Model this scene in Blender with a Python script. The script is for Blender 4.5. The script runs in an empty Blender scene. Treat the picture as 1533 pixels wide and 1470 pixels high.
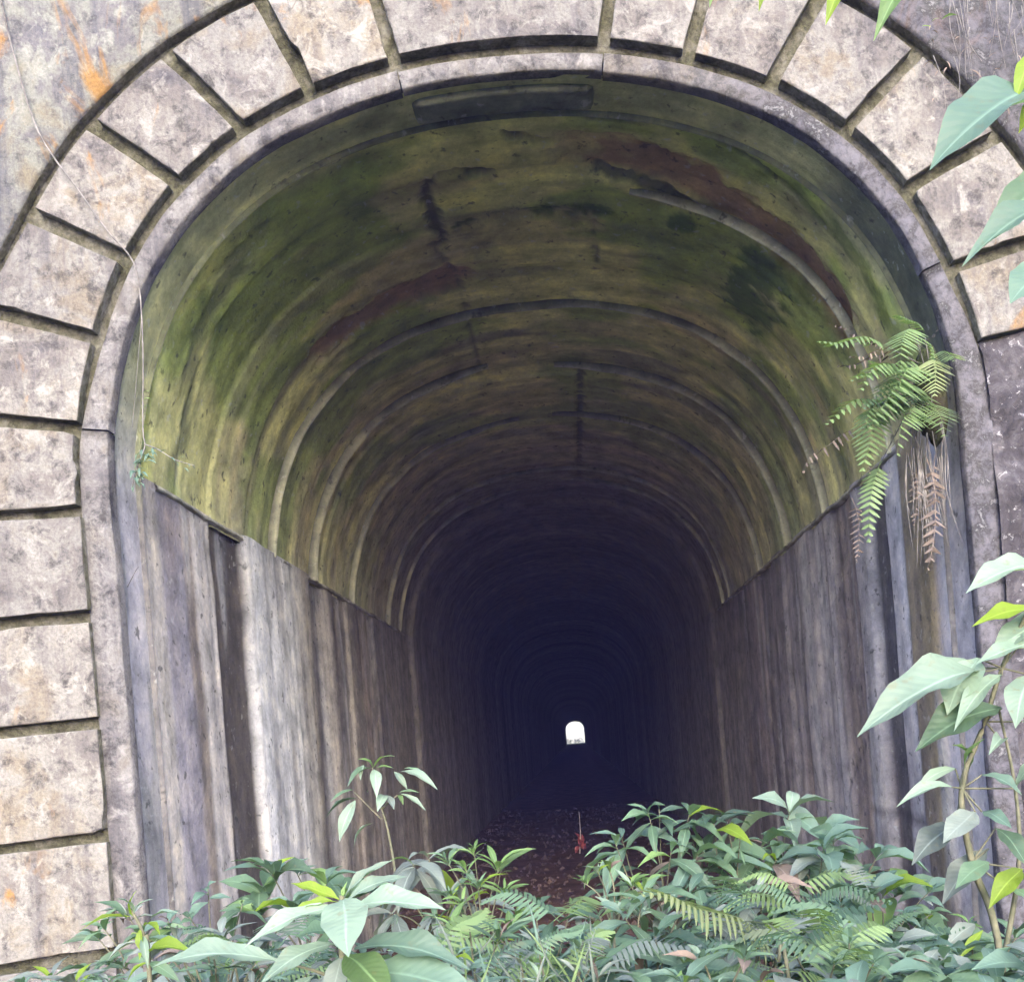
import bpy, math, random
import numpy as np
from mathutils import Matrix, Vector

# ------------------------------------------------------------------ camera, sky, sun, exposure
F, D = 1533.0, 5.3                 # focal length in photo pixels, camera distance to the portal front
ROLL = math.radians(4.6)
CX, CZ = 0.087, 2.08
VPX, VPY = 862.0, 1101.0           # where the tunnel axis meets the photo
scene = bpy.context.scene
cam_data = bpy.data.cameras.new("camera")
cam = bpy.data.objects.new("camera", cam_data)
scene.collection.objects.link(cam)
cr, sr = math.cos(ROLL), math.sin(ROLL)
cam.matrix_world = Matrix(((cr, sr, 0, CX), (0, 0, -1, -D), (-sr, cr, 0, CZ), (0, 0, 0, 1)))
cam_data.sensor_fit = 'HORIZONTAL'
cam_data.sensor_width = 36.0
cam_data.lens = F / 1533.0 * 36.0
cam_data.shift_x = -(VPX - 766.5) / 1533.0
cam_data.shift_y = (VPY - 735.0) / 1533.0
cam_data.clip_start = 0.05
cam_data.clip_end = 3000.0
scene.camera = cam

SUN_EL, SUN_AZ = math.radians(22), math.radians(174)   # azimuth clockwise from +y: behind the camera, a little right
world = bpy.data.worlds.new("World")
scene.world = world
world.use_nodes = True
wn = world.node_tree
sky = wn.nodes.new('ShaderNodeTexSky')
sky.sky_type = 'NISHITA'
sky.sun_disc = False
sky.sun_elevation = SUN_EL
sky.sun_rotation = SUN_AZ
sky.dust_density = 2.5
sky.air_density = 1.0
sky.ozone_density = 2.0
wn.links.new(sky.outputs[0], wn.nodes['Background'].inputs[0])
wn.nodes['Background'].inputs[1].default_value = 0.15
sd = bpy.data.lights.new("sun", 'SUN')
sd.energy = 1.1
sd.angle = math.radians(50)
sd.color = (1.0, 0.99, 0.97)
sun = bpy.data.objects.new("sun", sd)
scene.collection.objects.link(sun)
sdir = Vector((math.sin(SUN_AZ) * math.cos(SUN_EL), math.cos(SUN_AZ) * math.cos(SUN_EL), math.sin(SUN_EL)))
sun.rotation_euler = sdir.to_track_quat('Z', 'Y').to_euler()
sun.location = sdir * 30
scene.view_settings.view_transform = 'Standard'
scene.view_settings.look = 'None'
scene.view_settings.gamma = 1.0
scene.view_settings.use_curve_mapping = False
scene.view_settings.exposure = 2.8
scene.render.engine = 'CYCLES'
scene.cycles.use_denoising = True
scene.cycles.use_adaptive_sampling = True
scene.cycles.adaptive_threshold = 0.03
scene.cycles.max_bounces = 8
scene.cycles.diffuse_bounces = 5
scene.cycles.transparent_max_bounces = 8
scene.cycles.caustics_reflective = False
scene.cycles.caustics_refractive = False

# ------------------------------------------------------------------ helpers
rng = random.Random(11)
COL = scene.collection
WORLDM = {}


def pix(px, py, y):
    """point at depth y that the photo shows at pixel (px, py): used to measure places"""
    dx, dy = px - VPX, VPY - py
    u, v = dx * cr + dy * sr, -dx * sr + dy * cr
    k = (y + D) / F
    return Vector((CX + u * k, y, CZ + v * k))


def place(o, parent, m=None):
    m = m or Matrix.Identity(4)
    WORLDM[o.name] = m
    if parent is not None:
        o.parent = parent
        o.matrix_basis = WORLDM[parent.name].inverted() @ m
    else:
        o.matrix_basis = m


def make_mesh(name, verts, faces, mat, smooth=True, uvs=None, cols=None, mats=None, midx=None):
    me = bpy.data.meshes.new(name)
    if isinstance(verts, np.ndarray):
        verts = verts.tolist()
    if isinstance(faces, np.ndarray):
        faces = faces.tolist()
    me.from_pydata([tuple(v) for v in verts], [], faces)
    if mats:
        for m in mats:
            me.materials.append(m)
    else:
        me.materials.append(mat)
    if midx is not None:
        me.polygons.foreach_set('material_index', midx)
    if smooth:
        me.polygons.foreach_set('use_smooth', [True] * len(me.polygons))
    if uvs is not None:
        lay = me.uv_layers.new(name='UVMap')
        vi = np.zeros(len(me.loops), dtype=np.int32)
        me.loops.foreach_get('vertex_index', vi)
        lay.data.foreach_set('uv', np.asarray(uvs, dtype=np.float32)[vi].ravel())
    if cols is not None:
        a = me.color_attributes.new('col', 'FLOAT_COLOR', 'POINT')
        c4 = np.ones((len(me.vertices), 4), dtype=np.float32)
        c4[:, :3] = cols
        a.data.foreach_set('color', c4.ravel())
    me.update()
    return me


def obj(name, me, parent=None, m=None, **props):
    o = bpy.data.objects.new(name, me)
    COL.objects.link(o)
    place(o, parent, m)
    for k, v in props.items():
        o[k] = v
    return o


def thing(name, label, category, loc=(0, 0, 0), group=None):
    o = bpy.data.objects.new(name, None)
    COL.objects.link(o)
    o.empty_display_size = 0.1
    place(o, None, Matrix.Translation(Vector(loc)))
    o['label'] = label
    o['category'] = category
    if group:
        o['group'] = group
    return o


_tab = np.random.RandomState(5).rand(256, 256)


def vnoise(x, y, seed=0):
    x = np.asarray(x, dtype=float) + seed * 17.31
    y = np.asarray(y, dtype=float) + seed * 9.77
    xi, yi = np.floor(x).astype(int), np.floor(y).astype(int)
    fx, fy = x - xi, y - yi
    fx, fy = fx * fx * (3 - 2 * fx), fy * fy * (3 - 2 * fy)
    a, b = _tab[xi % 256, yi % 256], _tab[(xi + 1) % 256, yi % 256]
    c, d = _tab[xi % 256, (yi + 1) % 256], _tab[(xi + 1) % 256, (yi + 1) % 256]
    return (a * (1 - fx) + b * fx) * (1 - fy) + (c * (1 - fx) + d * fx) * fy


def fbm(x, y, seed=0, octv=4, gain=0.5):
    s, amp, tot = 0, 1.0, 0
    x, y = np.asarray(x, dtype=float), np.asarray(y, dtype=float)
    for i in range(octv):
        s = s + amp * vnoise(x * 2 ** i, y * 2 ** i, seed + i * 3)
        tot += amp
        amp *= gain
    return s / tot


def sstep(a, b, x):
    t = np.clip((np.asarray(x, dtype=float) - a) / (b - a), 0, 1)
    return t * t * (3 - 2 * t)


# ------------------------------------------------------------------ node materials
class NT:
    def __init__(self, name):
        self.m = bpy.data.materials.new(name)
        self.m.use_nodes = True
        self.t = self.m.node_tree
        self.b = self.t.nodes['Principled BSDF']
        self.tc = self.t.nodes.new('ShaderNodeTexCoord')

    def n(self, typ, **kw):
        nd = self.t.nodes.new(typ)
        for k, v in kw.items():
            setattr(nd, k, v)
        return nd

    def link(self, a, b):
        self.t.links.new(a, b)

    def mapping(self, src, scale):
        mp = self.n('ShaderNodeMapping')
        mp.inputs['Scale'].default_value = scale
        self.link(src, mp.inputs[0])
        return mp.outputs[0]

    def noise(self, vec, scale, detail=6, rough=0.6, dist=0.0):
        nd = self.n('ShaderNodeTexNoise')
        nd.inputs['Scale'].default_value = scale
        nd.inputs['Detail'].default_value = detail
        nd.inputs['Roughness'].default_value = rough
        nd.inputs['Distortion'].default_value = dist
        self.link(vec, nd.inputs['Vector'])
        return nd.outputs[0]

    def ramp(self, fac, stops):
        nd = self.n('ShaderNodeValToRGB')
        el = nd.color_ramp.elements
        while len(el) > 1:
            el.remove(el[-1])
        el[0].position, el[0].color = stops[0][0], (*stops[0][1], 1)
        for p, c in stops[1:]:
            e = el.new(p)
            e.color = (*c, 1)
        self.link(fac, nd.inputs[0])
        return nd.outputs[0]

    def grey(self, fac, a, b):
        return self.ramp(fac, [(a, (0, 0, 0)), (b, (1, 1, 1))])

    def mix(self, fac, a, b, mode='MIX'):
        nd = self.n('ShaderNodeMix', data_type='RGBA', blend_type=mode)
        for src, i in ((fac, 0), (a, 6), (b, 7)):
            if hasattr(src, 'is_linked'):
                self.link(src, nd.inputs[i])
            elif isinstance(src, (int, float)):
                nd.inputs[i].default_value = src
            else:
                nd.inputs[i].default_value = (*src, 1)
        return nd.outputs[2]

    def bump(self, h, strength, dist):
        nd = self.n('ShaderNodeBump')
        nd.inputs['Strength'].default_value = strength
        nd.inputs['Distance'].default_value = dist
        self.link(h, nd.inputs['Height'])
        return nd.outputs[0]

    def done(self, color, rough=0.9, normal=None, spec=0.3):
        if hasattr(color, 'is_linked'):
            self.link(color, self.b.inputs['Base Color'])
        else:
            self.b.inputs['Base Color'].default_value = (*color, 1)
        if hasattr(rough, 'is_linked'):
            self.link(rough, self.b.inputs['Roughness'])
        else:
            self.b.inputs['Roughness'].default_value = rough
        self.b.inputs['Specular IOR Level'].default_value = spec
        if normal is not None:
            self.link(normal, self.b.inputs['Normal'])
        return self.m

    def rand_shift(self, amount):
        """object coordinates shifted by a random amount for each object"""
        oi = self.n('ShaderNodeObjectInfo')
        mul = self.n('ShaderNodeMath', operation='MULTIPLY')
        mul.inputs[1].default_value = amount
        self.link(oi.outputs['Random'], mul.inputs[0])
        add = self.n('ShaderNodeVectorMath', operation='ADD')
        self.link(self.tc.outputs['Object'], add.inputs[0])
        self.link(mul.outputs[0], add.inputs[1])
        return add.outputs[0], oi.outputs['Random']


def stone_material(name, shift, pale, mid, low, warm, orange=0.62, streak=0.5, dark=0.5, lichen_shade=False):
    t = NT(name)
    v, r = t.rand_shift(shift)
    big = t.noise(v, 2.3, 5, 0.65, 0.6)
    c = t.ramp(big, [(0.28, low), (0.42, mid), (0.52, pale), (0.62, warm), (0.74, mid)])
    vs = t.mapping(v, (6.0, 6.0, 0.5))
    st = t.noise(vs, 1.3, 6, 0.65, 0.3)
    c = t.mix(t.ramp(st, [(0.48, (0, 0, 0)), (0.66, (streak,) * 3)]), c, low)
    wv = t.noise(t.mapping(v, (4.0, 4.0, 0.4)), 2.1, 5, 0.6, 0.2)
    c = t.mix(t.ramp(wv, [(0.52, (0, 0, 0)), (0.66, (streak * 0.9,) * 3)]), c, pale)
    # blotchy dark weathering and speckle
    sp = t.noise(v, 11, 6, 0.75, 0.3)
    c = t.mix(t.ramp(sp, [(0.50, (0, 0, 0)), (0.66, (dark,) * 3)]), c, tuple(x * 0.32 for x in low))
    wl = t.noise(v, 7, 6, 0.7, 0.7)
    c = t.mix(t.ramp(wl, [(0.54, (0, 0, 0)), (0.66, (0.8,) * 3)]), c, tuple(min(0.6, x * 1.35) for x in pale))
    orn = t.noise(t.mapping(v, (1.6, 1.6, 0.8)), 1.9, 5, 0.65, 0.9)
    c = t.mix(t.ramp(orn, [(orange, (0, 0, 0)), (orange + 0.10, (0.8,) * 3)]), c, (0.24, 0.125, 0.03))
    fine = t.noise(v, 60, 3, 0.7)
    c = t.mix(0.55, c, t.ramp(fine, [(0.3, (0.55, 0.55, 0.55)), (0.65, (1.15, 1.15, 1.15))]), 'MULTIPLY')
    tone = t.ramp(r, [(0.0, (0.86, 0.86, 0.88)), (0.5, (0.98, 0.97, 0.97)), (1.0, (1.10, 1.09, 1.06))])
    c = t.mix(1.0 if shift else 0.0, c, tone, 'MULTIPLY')
    if lichen_shade:   # lichen grown right of the arch, with overhanging trees' shade painted into the colour
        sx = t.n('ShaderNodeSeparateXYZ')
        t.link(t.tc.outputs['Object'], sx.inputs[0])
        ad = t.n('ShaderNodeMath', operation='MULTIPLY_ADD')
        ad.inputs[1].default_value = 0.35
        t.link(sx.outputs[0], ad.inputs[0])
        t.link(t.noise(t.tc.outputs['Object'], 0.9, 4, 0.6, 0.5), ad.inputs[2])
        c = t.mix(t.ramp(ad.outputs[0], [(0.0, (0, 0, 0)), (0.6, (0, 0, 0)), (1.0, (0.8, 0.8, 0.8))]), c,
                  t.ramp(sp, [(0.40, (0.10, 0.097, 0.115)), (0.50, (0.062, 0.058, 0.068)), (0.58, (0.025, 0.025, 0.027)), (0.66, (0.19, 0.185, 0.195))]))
    h = t.mix(0.5, sp, fine)
    return t.done(c, 0.92, t.bump(h, 0.6, 0.02), 0.2)


M = {}
M['block'] = stone_material('weathered_block', 37.0, (0.200, 0.188, 0.172), (0.138, 0.124, 0.113), (0.080, 0.074, 0.080), (0.172, 0.146, 0.112), 0.63, 0.6, 0.75)
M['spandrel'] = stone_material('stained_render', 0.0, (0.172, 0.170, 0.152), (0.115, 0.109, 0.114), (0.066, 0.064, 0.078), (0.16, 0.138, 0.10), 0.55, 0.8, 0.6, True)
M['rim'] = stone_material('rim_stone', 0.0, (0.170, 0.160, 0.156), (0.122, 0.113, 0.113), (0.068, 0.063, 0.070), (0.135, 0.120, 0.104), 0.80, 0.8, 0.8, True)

def moss_material(name, k):
    t = NT(name)
    v = t.tc.outputs['Object']
    a = t.noise(v, 7, 6, 0.7, 0.4)
    c = t.ramp(a, [(0.30, (0.03 * k, 0.029 * k, 0.018 * k)), (0.45, (0.08 * k, 0.076 * k, 0.048 * k)), (0.55, (0.115 * k, 0.108 * k, 0.08 * k)), (0.68, (0.16 * k, 0.152 * k, 0.13 * k))])
    f = t.noise(v, 40, 4, 0.7)
    c = t.mix(0.7, c, t.ramp(f, [(0.3, (0.35, 0.35, 0.35)), (0.65, (1.25, 1.25, 1.25))]), 'MULTIPLY')
    return t.done(c, 0.95, t.bump(f, 0.8, 0.03), 0.1)


M['channel'] = moss_material('mossy_channel', 1.0)
M['block_side'] = moss_material('mossy_block_side', 1.7)

t = NT('eroded_rubble')
v = t.tc.outputs['Object']
a = t.noise(v, 4, 8, 0.7, 0.5)
c = t.ramp(a, [(0.3, (0.02, 0.018, 0.02)), (0.5, (0.06, 0.054, 0.06)), (0.66, (0.14, 0.13, 0.135))])
l = t.noise(v, 22, 5, 0.7, 0.4)
c = t.mix(t.grey(l, 0.60, 0.68), c, (0.30, 0.29, 0.30))
M['rubble'] = t.done(c, 0.95, t.bump(l, 0.8, 0.03), 0.15)


def attr_material(name, bump=0.45):
    t = NT(name)
    at = t.n('ShaderNodeVertexColor', layer_name='col')
    uv = t.n('ShaderNodeUVMap', uv_map='UVMap')
    st = t.noise(t.mapping(uv.outputs[0], (0.7, 5.0, 1.0)), 1.0, 2, 0.5, 0.8)
    c = t.mix(0.3, at.outputs[0], t.ramp(st, [(0.32, (0.5, 0.5, 0.5)), (0.68, (1.5, 1.5, 1.5))]), 'MULTIPLY')
    mo = t.noise(t.mapping(uv.outputs[0], (3.4, 3.4, 1.0)), 1.3, 4, 0.6, 0.2)
    c = t.mix(0.8, c, t.ramp(mo, [(0.3, (0.5, 0.52, 0.5)), (0.5, (1.0, 1.0, 1.0)), (0.68, (1.5, 1.45, 1.3))]), 'MULTIPLY')
    f = t.noise(t.tc.outputs['Object'], 30, 4, 0.75)
    c = t.mix(0.4, c, t.ramp(f, [(0.3, (0.5, 0.5, 0.5)), (0.55, (1.0, 1.0, 1.0)), (0.7, (1.35, 1.35, 1.35))]), 'MULTIPLY')
    pt = t.noise(t.tc.outputs['Object'], 13, 3, 0.6, 0.3)
    c = t.mix(t.ramp(pt, [(0.30, (0.7, 0.7, 0.7)), (0.38, (0, 0, 0))]), c, (0.04, 0.042, 0.035))
    c = t.mix(t.ramp(pt, [(0.64, (0, 0, 0)), (0.70, (0.35, 0.35, 0.35))]), c, (0.50, 0.50, 0.46))
    h = t.mix(0.5, t.mix(0.4, mo, pt), f)
    return t.done(c, 0.82, t.bump(h, bump, 0.035), 0.25)


M['lining'] = attr_material('weathered_lining')

t = NT('ridge_lip')
v = t.tc.outputs['Object']
a = t.noise(v, 3, 6, 0.7)
c = t.ramp(a, [(0.35, (0.2, 0.19, 0.12)), (0.6, (0.42, 0.40, 0.30))])
f = t.noise(v, 30, 6, 0.7)
M['ridge'] = t.done(c, 0.8, t.bump(f, 0.5, 0.01), 0.3)

t = NT('tunnel_soil')
v = t.tc.outputs['Object']
a = t.noise(v, 2.2, 8, 0.7, 0.3)
c = t.ramp(a, [(0.3, (0.035, 0.022, 0.018)), (0.5, (0.075, 0.042, 0.034)), (0.7, (0.12, 0.075, 0.06))])
f = t.noise(v, 25, 6, 0.7)
M['floor'] = t.done(c, 0.95, t.bump(f, 0.8, 0.04), 0.15)

t = NT('fallen_stone')
v, r = t.rand_shift(11)
a = t.noise(v, 9, 6, 0.7)
M['pebble'] = t.done(t.ramp(a, [(0.3, (0.04, 0.026, 0.022)), (0.7, (0.11, 0.075, 0.06))]), 0.9, t.bump(a, 0.6, 0.02))

t = NT('forest_ground')
v = t.tc.outputs['Object']
a = t.noise(v, 0.9, 8, 0.7)
c = t.ramp(a, [(0.35, (0.045, 0.036, 0.022)), (0.55, (0.05, 0.07, 0.025)), (0.7, (0.09, 0.11, 0.04))])
f = t.noise(v, 18, 6, 0.7)
M['ground'] = t.done(c, 0.95, t.bump(f, 0.8, 0.05), 0.15)


def leaf_material(name, base, back=None, trans=0.35, rough=0.42, vary=0.45, spec=0.4, spots=0.2):
    t = NT(name)
    oi = t.n('ShaderNodeObjectInfo')
    uv = t.n('ShaderNodeUVMap', uv_map='UVMap')
    sep = t.n('ShaderNodeSeparateXYZ')
    t.link(uv.outputs[0], sep.inputs[0])
    lo = tuple(x * (1 - vary) for x in base)
    hi = (base[0] * (1 + vary * 1.2), base[1] * (1 + vary), base[2] * (1 + vary * 0.8))
    ad = t.n('ShaderNodeVectorMath', operation='ADD')
    t.link(t.tc.outputs['Object'], ad.inputs[0])
    mu = t.n('ShaderNodeMath', operation='MULTIPLY')
    mu.inputs[1].default_value = 31.0
    t.link(oi.outputs['Random'], mu.inputs[0])
    t.link(mu.outputs[0], ad.inputs[1])
    nz = t.noise(ad.outputs[0], 2.2, 4, 0.6)
    m1 = t.n('ShaderNodeMath', operation='ADD')
    t.link(nz, m1.inputs[0])
    t.link(oi.outputs['Random'], m1.inputs[1])
    m2 = t.n('ShaderNodeMath', operation='MULTIPLY')
    m2.inputs[1].default_value = 0.5
    t.link(m1.outputs[0], m2.inputs[0])
    c = t.ramp(m2.outputs[0], [(0.2, lo), (0.5, base), (0.85, hi)])
    if spots:
        s2 = t.noise(ad.outputs[0], 9, 3, 0.6)
        c = t.mix(t.ramp(s2, [(0.60, (0, 0, 0)), (0.68, (spots,) * 3)]), c, (0.16, 0.12, 0.05))
    # midrib and side veins from the leaf's own coordinates (u along, v across -1..1)
    ab = t.n('ShaderNodeMath', operation='ABSOLUTE')
    t.link(sep.outputs[1], ab.inputs[0])
    rib = t.ramp(ab.outputs[0], [(0.0, (0.55,) * 3), (0.10, (0, 0, 0))])
    c = t.mix(rib, c, tuple(min(0.8, x * 1.7 + 0.05) for x in base))
    k = t.n('ShaderNodeMath', operation='MULTIPLY_ADD')
    k.inputs[1].default_value = -0.16
    t.link(ab.outputs[0], k.inputs[0])
    t.link(sep.outputs[0], k.inputs[2])
    sn = t.n('ShaderNodeMath', operation='SINE')
    k2 = t.n('ShaderNodeMath', operation='MULTIPLY')
    k2.inputs[1].default_value = 85.0
    t.link(k.outputs[0], k2.inputs[0])
    t.link(k2.outputs[0], sn.inputs[0])
    t.done(c, rough, t.bump(sn.outputs[0], 0.09, 0.015), spec)
    tr = t.n('ShaderNodeBsdfTranslucent')
    tc = t.mix(1.0, c, back or (1.5, 1.6, 0.7), 'MULTIPLY')
    t.link(tc, tr.inputs[0])
    mx = t.n('ShaderNodeMixShader')
    mx.inputs[0].default_value = trans
    t.link(t.b.outputs[0], mx.inputs[1])
    t.link(tr.outputs[0], mx.inputs[2])
    t.link(mx.outputs[0], t.t.nodes['Material Output'].inputs[0])
    return t.m


M['pale'] = leaf_material('pale_leaf', (0.185, 0.255, 0.195), trans=0.3, rough=0.55, vary=0.3, spots=0.35)
M['green'] = leaf_material('green_leaf', (0.095, 0.16, 0.10), trans=0.35, rough=0.55, vary=0.45, spots=0.25)
M['dark'] = leaf_material('dark_leaf', (0.055, 0.10, 0.07), trans=0.3, rough=0.55, spots=0.3)
M['grey'] = leaf_material('greyish_leaf', (0.14, 0.17, 0.155), trans=0.25, rough=0.55)
M['teal'] = leaf_material('bluish_leaf', (0.11, 0.18, 0.14), trans=0.35, rough=0.55, vary=0.2)
M['bright'] = leaf_material('bright_leaf', (0.13, 0.215, 0.08), trans=0.4, rough=0.55)
M['lime'] = leaf_material('lime_leaf', (0.20, 0.29, 0.035), trans=0.5, rough=0.55, vary=0.2)
M['fern'] = leaf_material('fern_leaf', (0.145, 0.215, 0.09), trans=0.35, rough=0.5, vary=0.25)
M['palefern'] = leaf_material('pale_fern_leaf', (0.24, 0.28, 0.14), trans=0.35, rough=0.5, vary=0.2)
M['dead'] = leaf_material('dead_leaf', (0.17, 0.135, 0.115), (1.2, 1.0, 0.7), trans=0.15, rough=0.8, spec=0.1)

t = NT('stem_bark')
v = t.tc.outputs['Object']
a = t.noise(v, 30, 5, 0.6)
M['stem'] = t.done(t.ramp(a, [(0.3, (0.07, 0.075, 0.045)), (0.7, (0.16, 0.15, 0.10))]), 0.8)
t = NT('tree_bark')
v = t.tc.outputs['Object']
a = t.noise(t.mapping(v, (6, 6, 1.5)), 5, 7, 0.7)
M['bark'] = t.done(t.ramp(a, [(0.3, (0.05, 0.042, 0.035)), (0.7, (0.17, 0.145, 0.12))]), 0.9, t.bump(a, 0.7, 0.02))
t = NT('dry_twig')
v = t.tc.outputs['Object']
a = t.noise(v, 18, 5, 0.6)
M['twig'] = t.done(t.ramp(a, [(0.3, (0.06, 0.052, 0.05)), (0.7, (0.24, 0.22, 0.205))]), 0.9)
t = NT('red_shoot')
v = t.tc.outputs['Object']
a = t.noise(v, 12, 4, 0.6)
M['red'] = t.done(t.ramp(a, [(0.3, (0.17, 0.03, 0.028)), (0.7, (0.28, 0.065, 0.05))]), 0.5)
t = NT('pale_stalk')
v = t.tc.outputs['Object']
a = t.noise(v, 20, 4, 0.6)
M['stalk'] = t.done(t.ramp(a, [(0.3, (0.25, 0.22, 0.18)), (0.7, (0.50, 0.46, 0.38))]), 0.7)

# ------------------------------------------------------------------ the arch profile (half widths and heights in metres)
K = 289.0
HALF = [(0, 1009), (140, 1000), (270, 970), (390, 918), (490, 842), (560, 756), (604, 668), (631, 585), (646, 510), (650, 440)]
pts = [(-x / K, CZ + v / K) for x, v in reversed(HALF)] + [(x / K, CZ + v / K) for x, v in HALF[1:]]
pts = [(-650 / K, 0.0), (-650 / K, 1.2), (-650 / K, 2.4), (-650 / K, 3.1)] + pts + [(650 / K, 3.1), (650 / K, 2.4), (650 / K, 1.2), (650 / K, 0.0)]
pa = np.array(pts)
dense = []
for i in range(len(pa) - 1):
    p0, p1, p2, p3 = pa[max(i - 1, 0)], pa[i], pa[i + 1], pa[min(i + 2, len(pa) - 1)]
    for q in np.linspace(0, 1, 24, endpoint=False):
        dense.append(0.5 * (2 * p1 + (p2 - p0) * q + (2 * p0 - 5 * p1 + 4 * p2 - p3) * q * q + (3 * p1 - p0 - 3 * p2 + p3) * q ** 3))
dense.append(pa[-1])
dense = np.array(dense)
sl = np.concatenate([[0], np.cumsum(np.linalg.norm(np.diff(dense, axis=0), axis=1))])
SMAX = sl[-1]
NS = 900
ss = np.linspace(0, SMAX, NS)
PX = np.interp(ss, sl, dense[:, 0])
PZ = np.interp(ss, sl, dense[:, 1])
tx, tz = np.gradient(PX), np.gradient(PZ)
ker = np.ones(15) / 15


def _sm(a):
    return np.convolve(np.pad(a, 7, mode='edge'), ker, mode='valid')


tx, tz = _sm(tx), _sm(tz)
tn = np.hypot(tx, tz)
NX, NZ = -tz / tn, tx / tn          # outward (left floor -> crown -> right floor)
SC = SMAX / 2


def prof(s, o):
    s = np.asarray(s, dtype=float)
    return np.interp(s, ss, PX) + np.interp(s, ss, NX) * o, np.interp(s, ss, PZ) + np.interp(s, ss, NZ) * o


def s_of(x, z):
    d = np.hypot(PX - x, PZ - z)
    i = int(np.argmin(d))
    return float(ss[i]), float((x - PX[i]) * NX[i] + (z - PZ[i]) * NZ[i])


def s_px(px, py, y=0.0):
    p = pix(px, py, y)
    return s_of(p.x, p.z)


def s_at_height(z, side):
    """arc position on the wall at height z; side -1 left, 1 right"""
    half = ss < SC
    zz = PZ[half]
    s = float(np.interp(z, zz, ss[half]))
    return s if side < 0 else SMAX - s


def lining_hit(px, py, off=-0.05):
    dx, dy = px - VPX, VPY - py
    u, v = (dx * cr + dy * sr) / F, (-dx * sr + dy * cr) / F
    for y in np.arange(0.3, 60, 0.02):
        x, z = CX + u * (y + D), CZ + v * (y + D)
        s, o = s_of(x, z)
        if o > off or z < 0:
            return s, float(y)
    return None


Y_RING = 0.42       # depth where the portal ring ends and the lining starts
SPRING = 3.70       # springing height of the lining

# ------------------------------------------------------------------ terrain
def axis(vals):
    return np.array(sorted(set(vals)))


gx = axis([*np.linspace(-6, 6, 61), *np.linspace(-60, 60, 41), *np.linspace(-600, 600, 31)])
gy = axis([*np.linspace(-9, 1, 51), *np.linspace(-60, 300, 61), *np.linspace(-400, 590, 41)])
GXX, GYY = np.meshgrid(gx, gy, indexing='ij')


def ground_z(x, y):
    z = 0.58 * sstep(-0.4, -3.2, y) + 0.10 * (fbm(np.asarray(x) * 0.7, np.asarray(y) * 0.7, 3) - 0.5) * sstep(0.3, -1.0, y)
    return z - 0.03 + 5.0 * sstep(420, 560, y)


GZ = ground_z(GXX, GYY)
nx_, ny_ = len(gx), len(gy)


def grid_faces(a, b):
    i, j = np.meshgrid(np.arange(a - 1), np.arange(b - 1), indexing='ij')
    p = (i * b + j).ravel()
    return np.stack([p, p + b, p + b + 1, p + 1], axis=1)


obj('ground', make_mesh('ground', np.stack([GXX, GYY, GZ], -1).reshape(-1, 3), grid_faces(nx_, ny_), M['ground']), kind='structure')

hx = axis([*np.linspace(-8, 8, 17), *np.linspace(-90, 90, 37)])
hy = axis([0.62, *np.linspace(2, 241.4, 61)])
HXX, HYY = np.meshgrid(hx, hy, indexing='ij')
along = np.sin(np.clip((HYY - 0.6) / 240.8, 0, 1) * math.pi)
HZ = 7.35 + 26 * along ** 0.7 * (0.7 + 0.5 * fbm(HXX * 0.03, HYY * 0.03, 8)) + 3.0 * sstep(7, 30, np.abs(HXX)) * (1 - 0.6 * sstep(50, 90, np.abs(HXX)))
HZ = HZ - sstep(60, 90, np.abs(HXX)) * (HZ + 0.5)
hv = np.stack([HXX, HYY, HZ], -1).reshape(-1, 3).tolist()
hf = grid_faces(len(hx), len(hy)).tolist()
for jrow, flip in ((0, False), (len(hy) - 1, True)):
    for i in range(len(hx) - 1):
        if abs(hx[i] + hx[i + 1]) / 2 < 7:
            continue
        a, b = i * len(hy) + jrow, (i + 1) * len(hy) + jrow
        k = len(hv)
        hv += [[hx[i], hy[jrow], -0.6], [hx[i + 1], hy[jrow], -0.6]]
        hf.append([a, k, k + 1, b] if flip else [a, b, k + 1, k])
obj('hill', make_mesh('hill', hv, hf, M['ground']), kind='structure')

fx = np.linspace(-2.35, 2.35, 48)
fy = np.concatenate([np.arange(0.0, 24, 0.12), np.arange(24, 60, 1.0), np.arange(60, 243, 6.0)])
FXX, FYY = np.meshgrid(fx, fy, indexing='ij')
FZ = 0.02 + 0.10 * (fbm(FXX * 1.6, FYY * 1.6, 21, 5) - 0.45) + 0.10 * sstep(1.3, 2.3, np.abs(FXX))
obj('tunnel_floor', make_mesh('tunnel_floor', np.stack([FXX, FYY, FZ], -1).reshape(-1, 3), grid_faces(len(fx), len(fy)), M['floor']), kind='structure')

# loose stones and litter on the tunnel floor: nobody could count it
pv, pf = [], []
for i in range(2600):
    x, y = rng.uniform(-2.1, 2.1), rng.uniform(1.0, 24)
    r = rng.uniform(0.015, 0.06) * (1.5 if rng.random() < 0.08 else 1)
    z = 0.02 + 0.10 * (float(fbm(x * 1.6, y * 1.6, 21, 5)) - 0.45) + 0.10 * float(sstep(1.3, 2.3, abs(x)))
    k = len(pv)
    a0 = rng.uniform(0, 6.28)
    for q in range(5):
        a = a0 + q * 1.2566 + rng.uniform(-0.3, 0.3)
        pv.append((x + r * math.cos(a) * rng.uniform(0.7, 1.3), y + r * math.sin(a) * rng.uniform(0.7, 1.3), z - 0.01))
    pv.append((x + r * rng.uniform(-0.3, 0.3), y + r * rng.uniform(-0.3, 0.3), z + r * rng.uniform(0.4, 0.9)))
    pf += [(k + q, k + (q + 1) % 5, k + 5) for q in range(5)]
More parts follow.
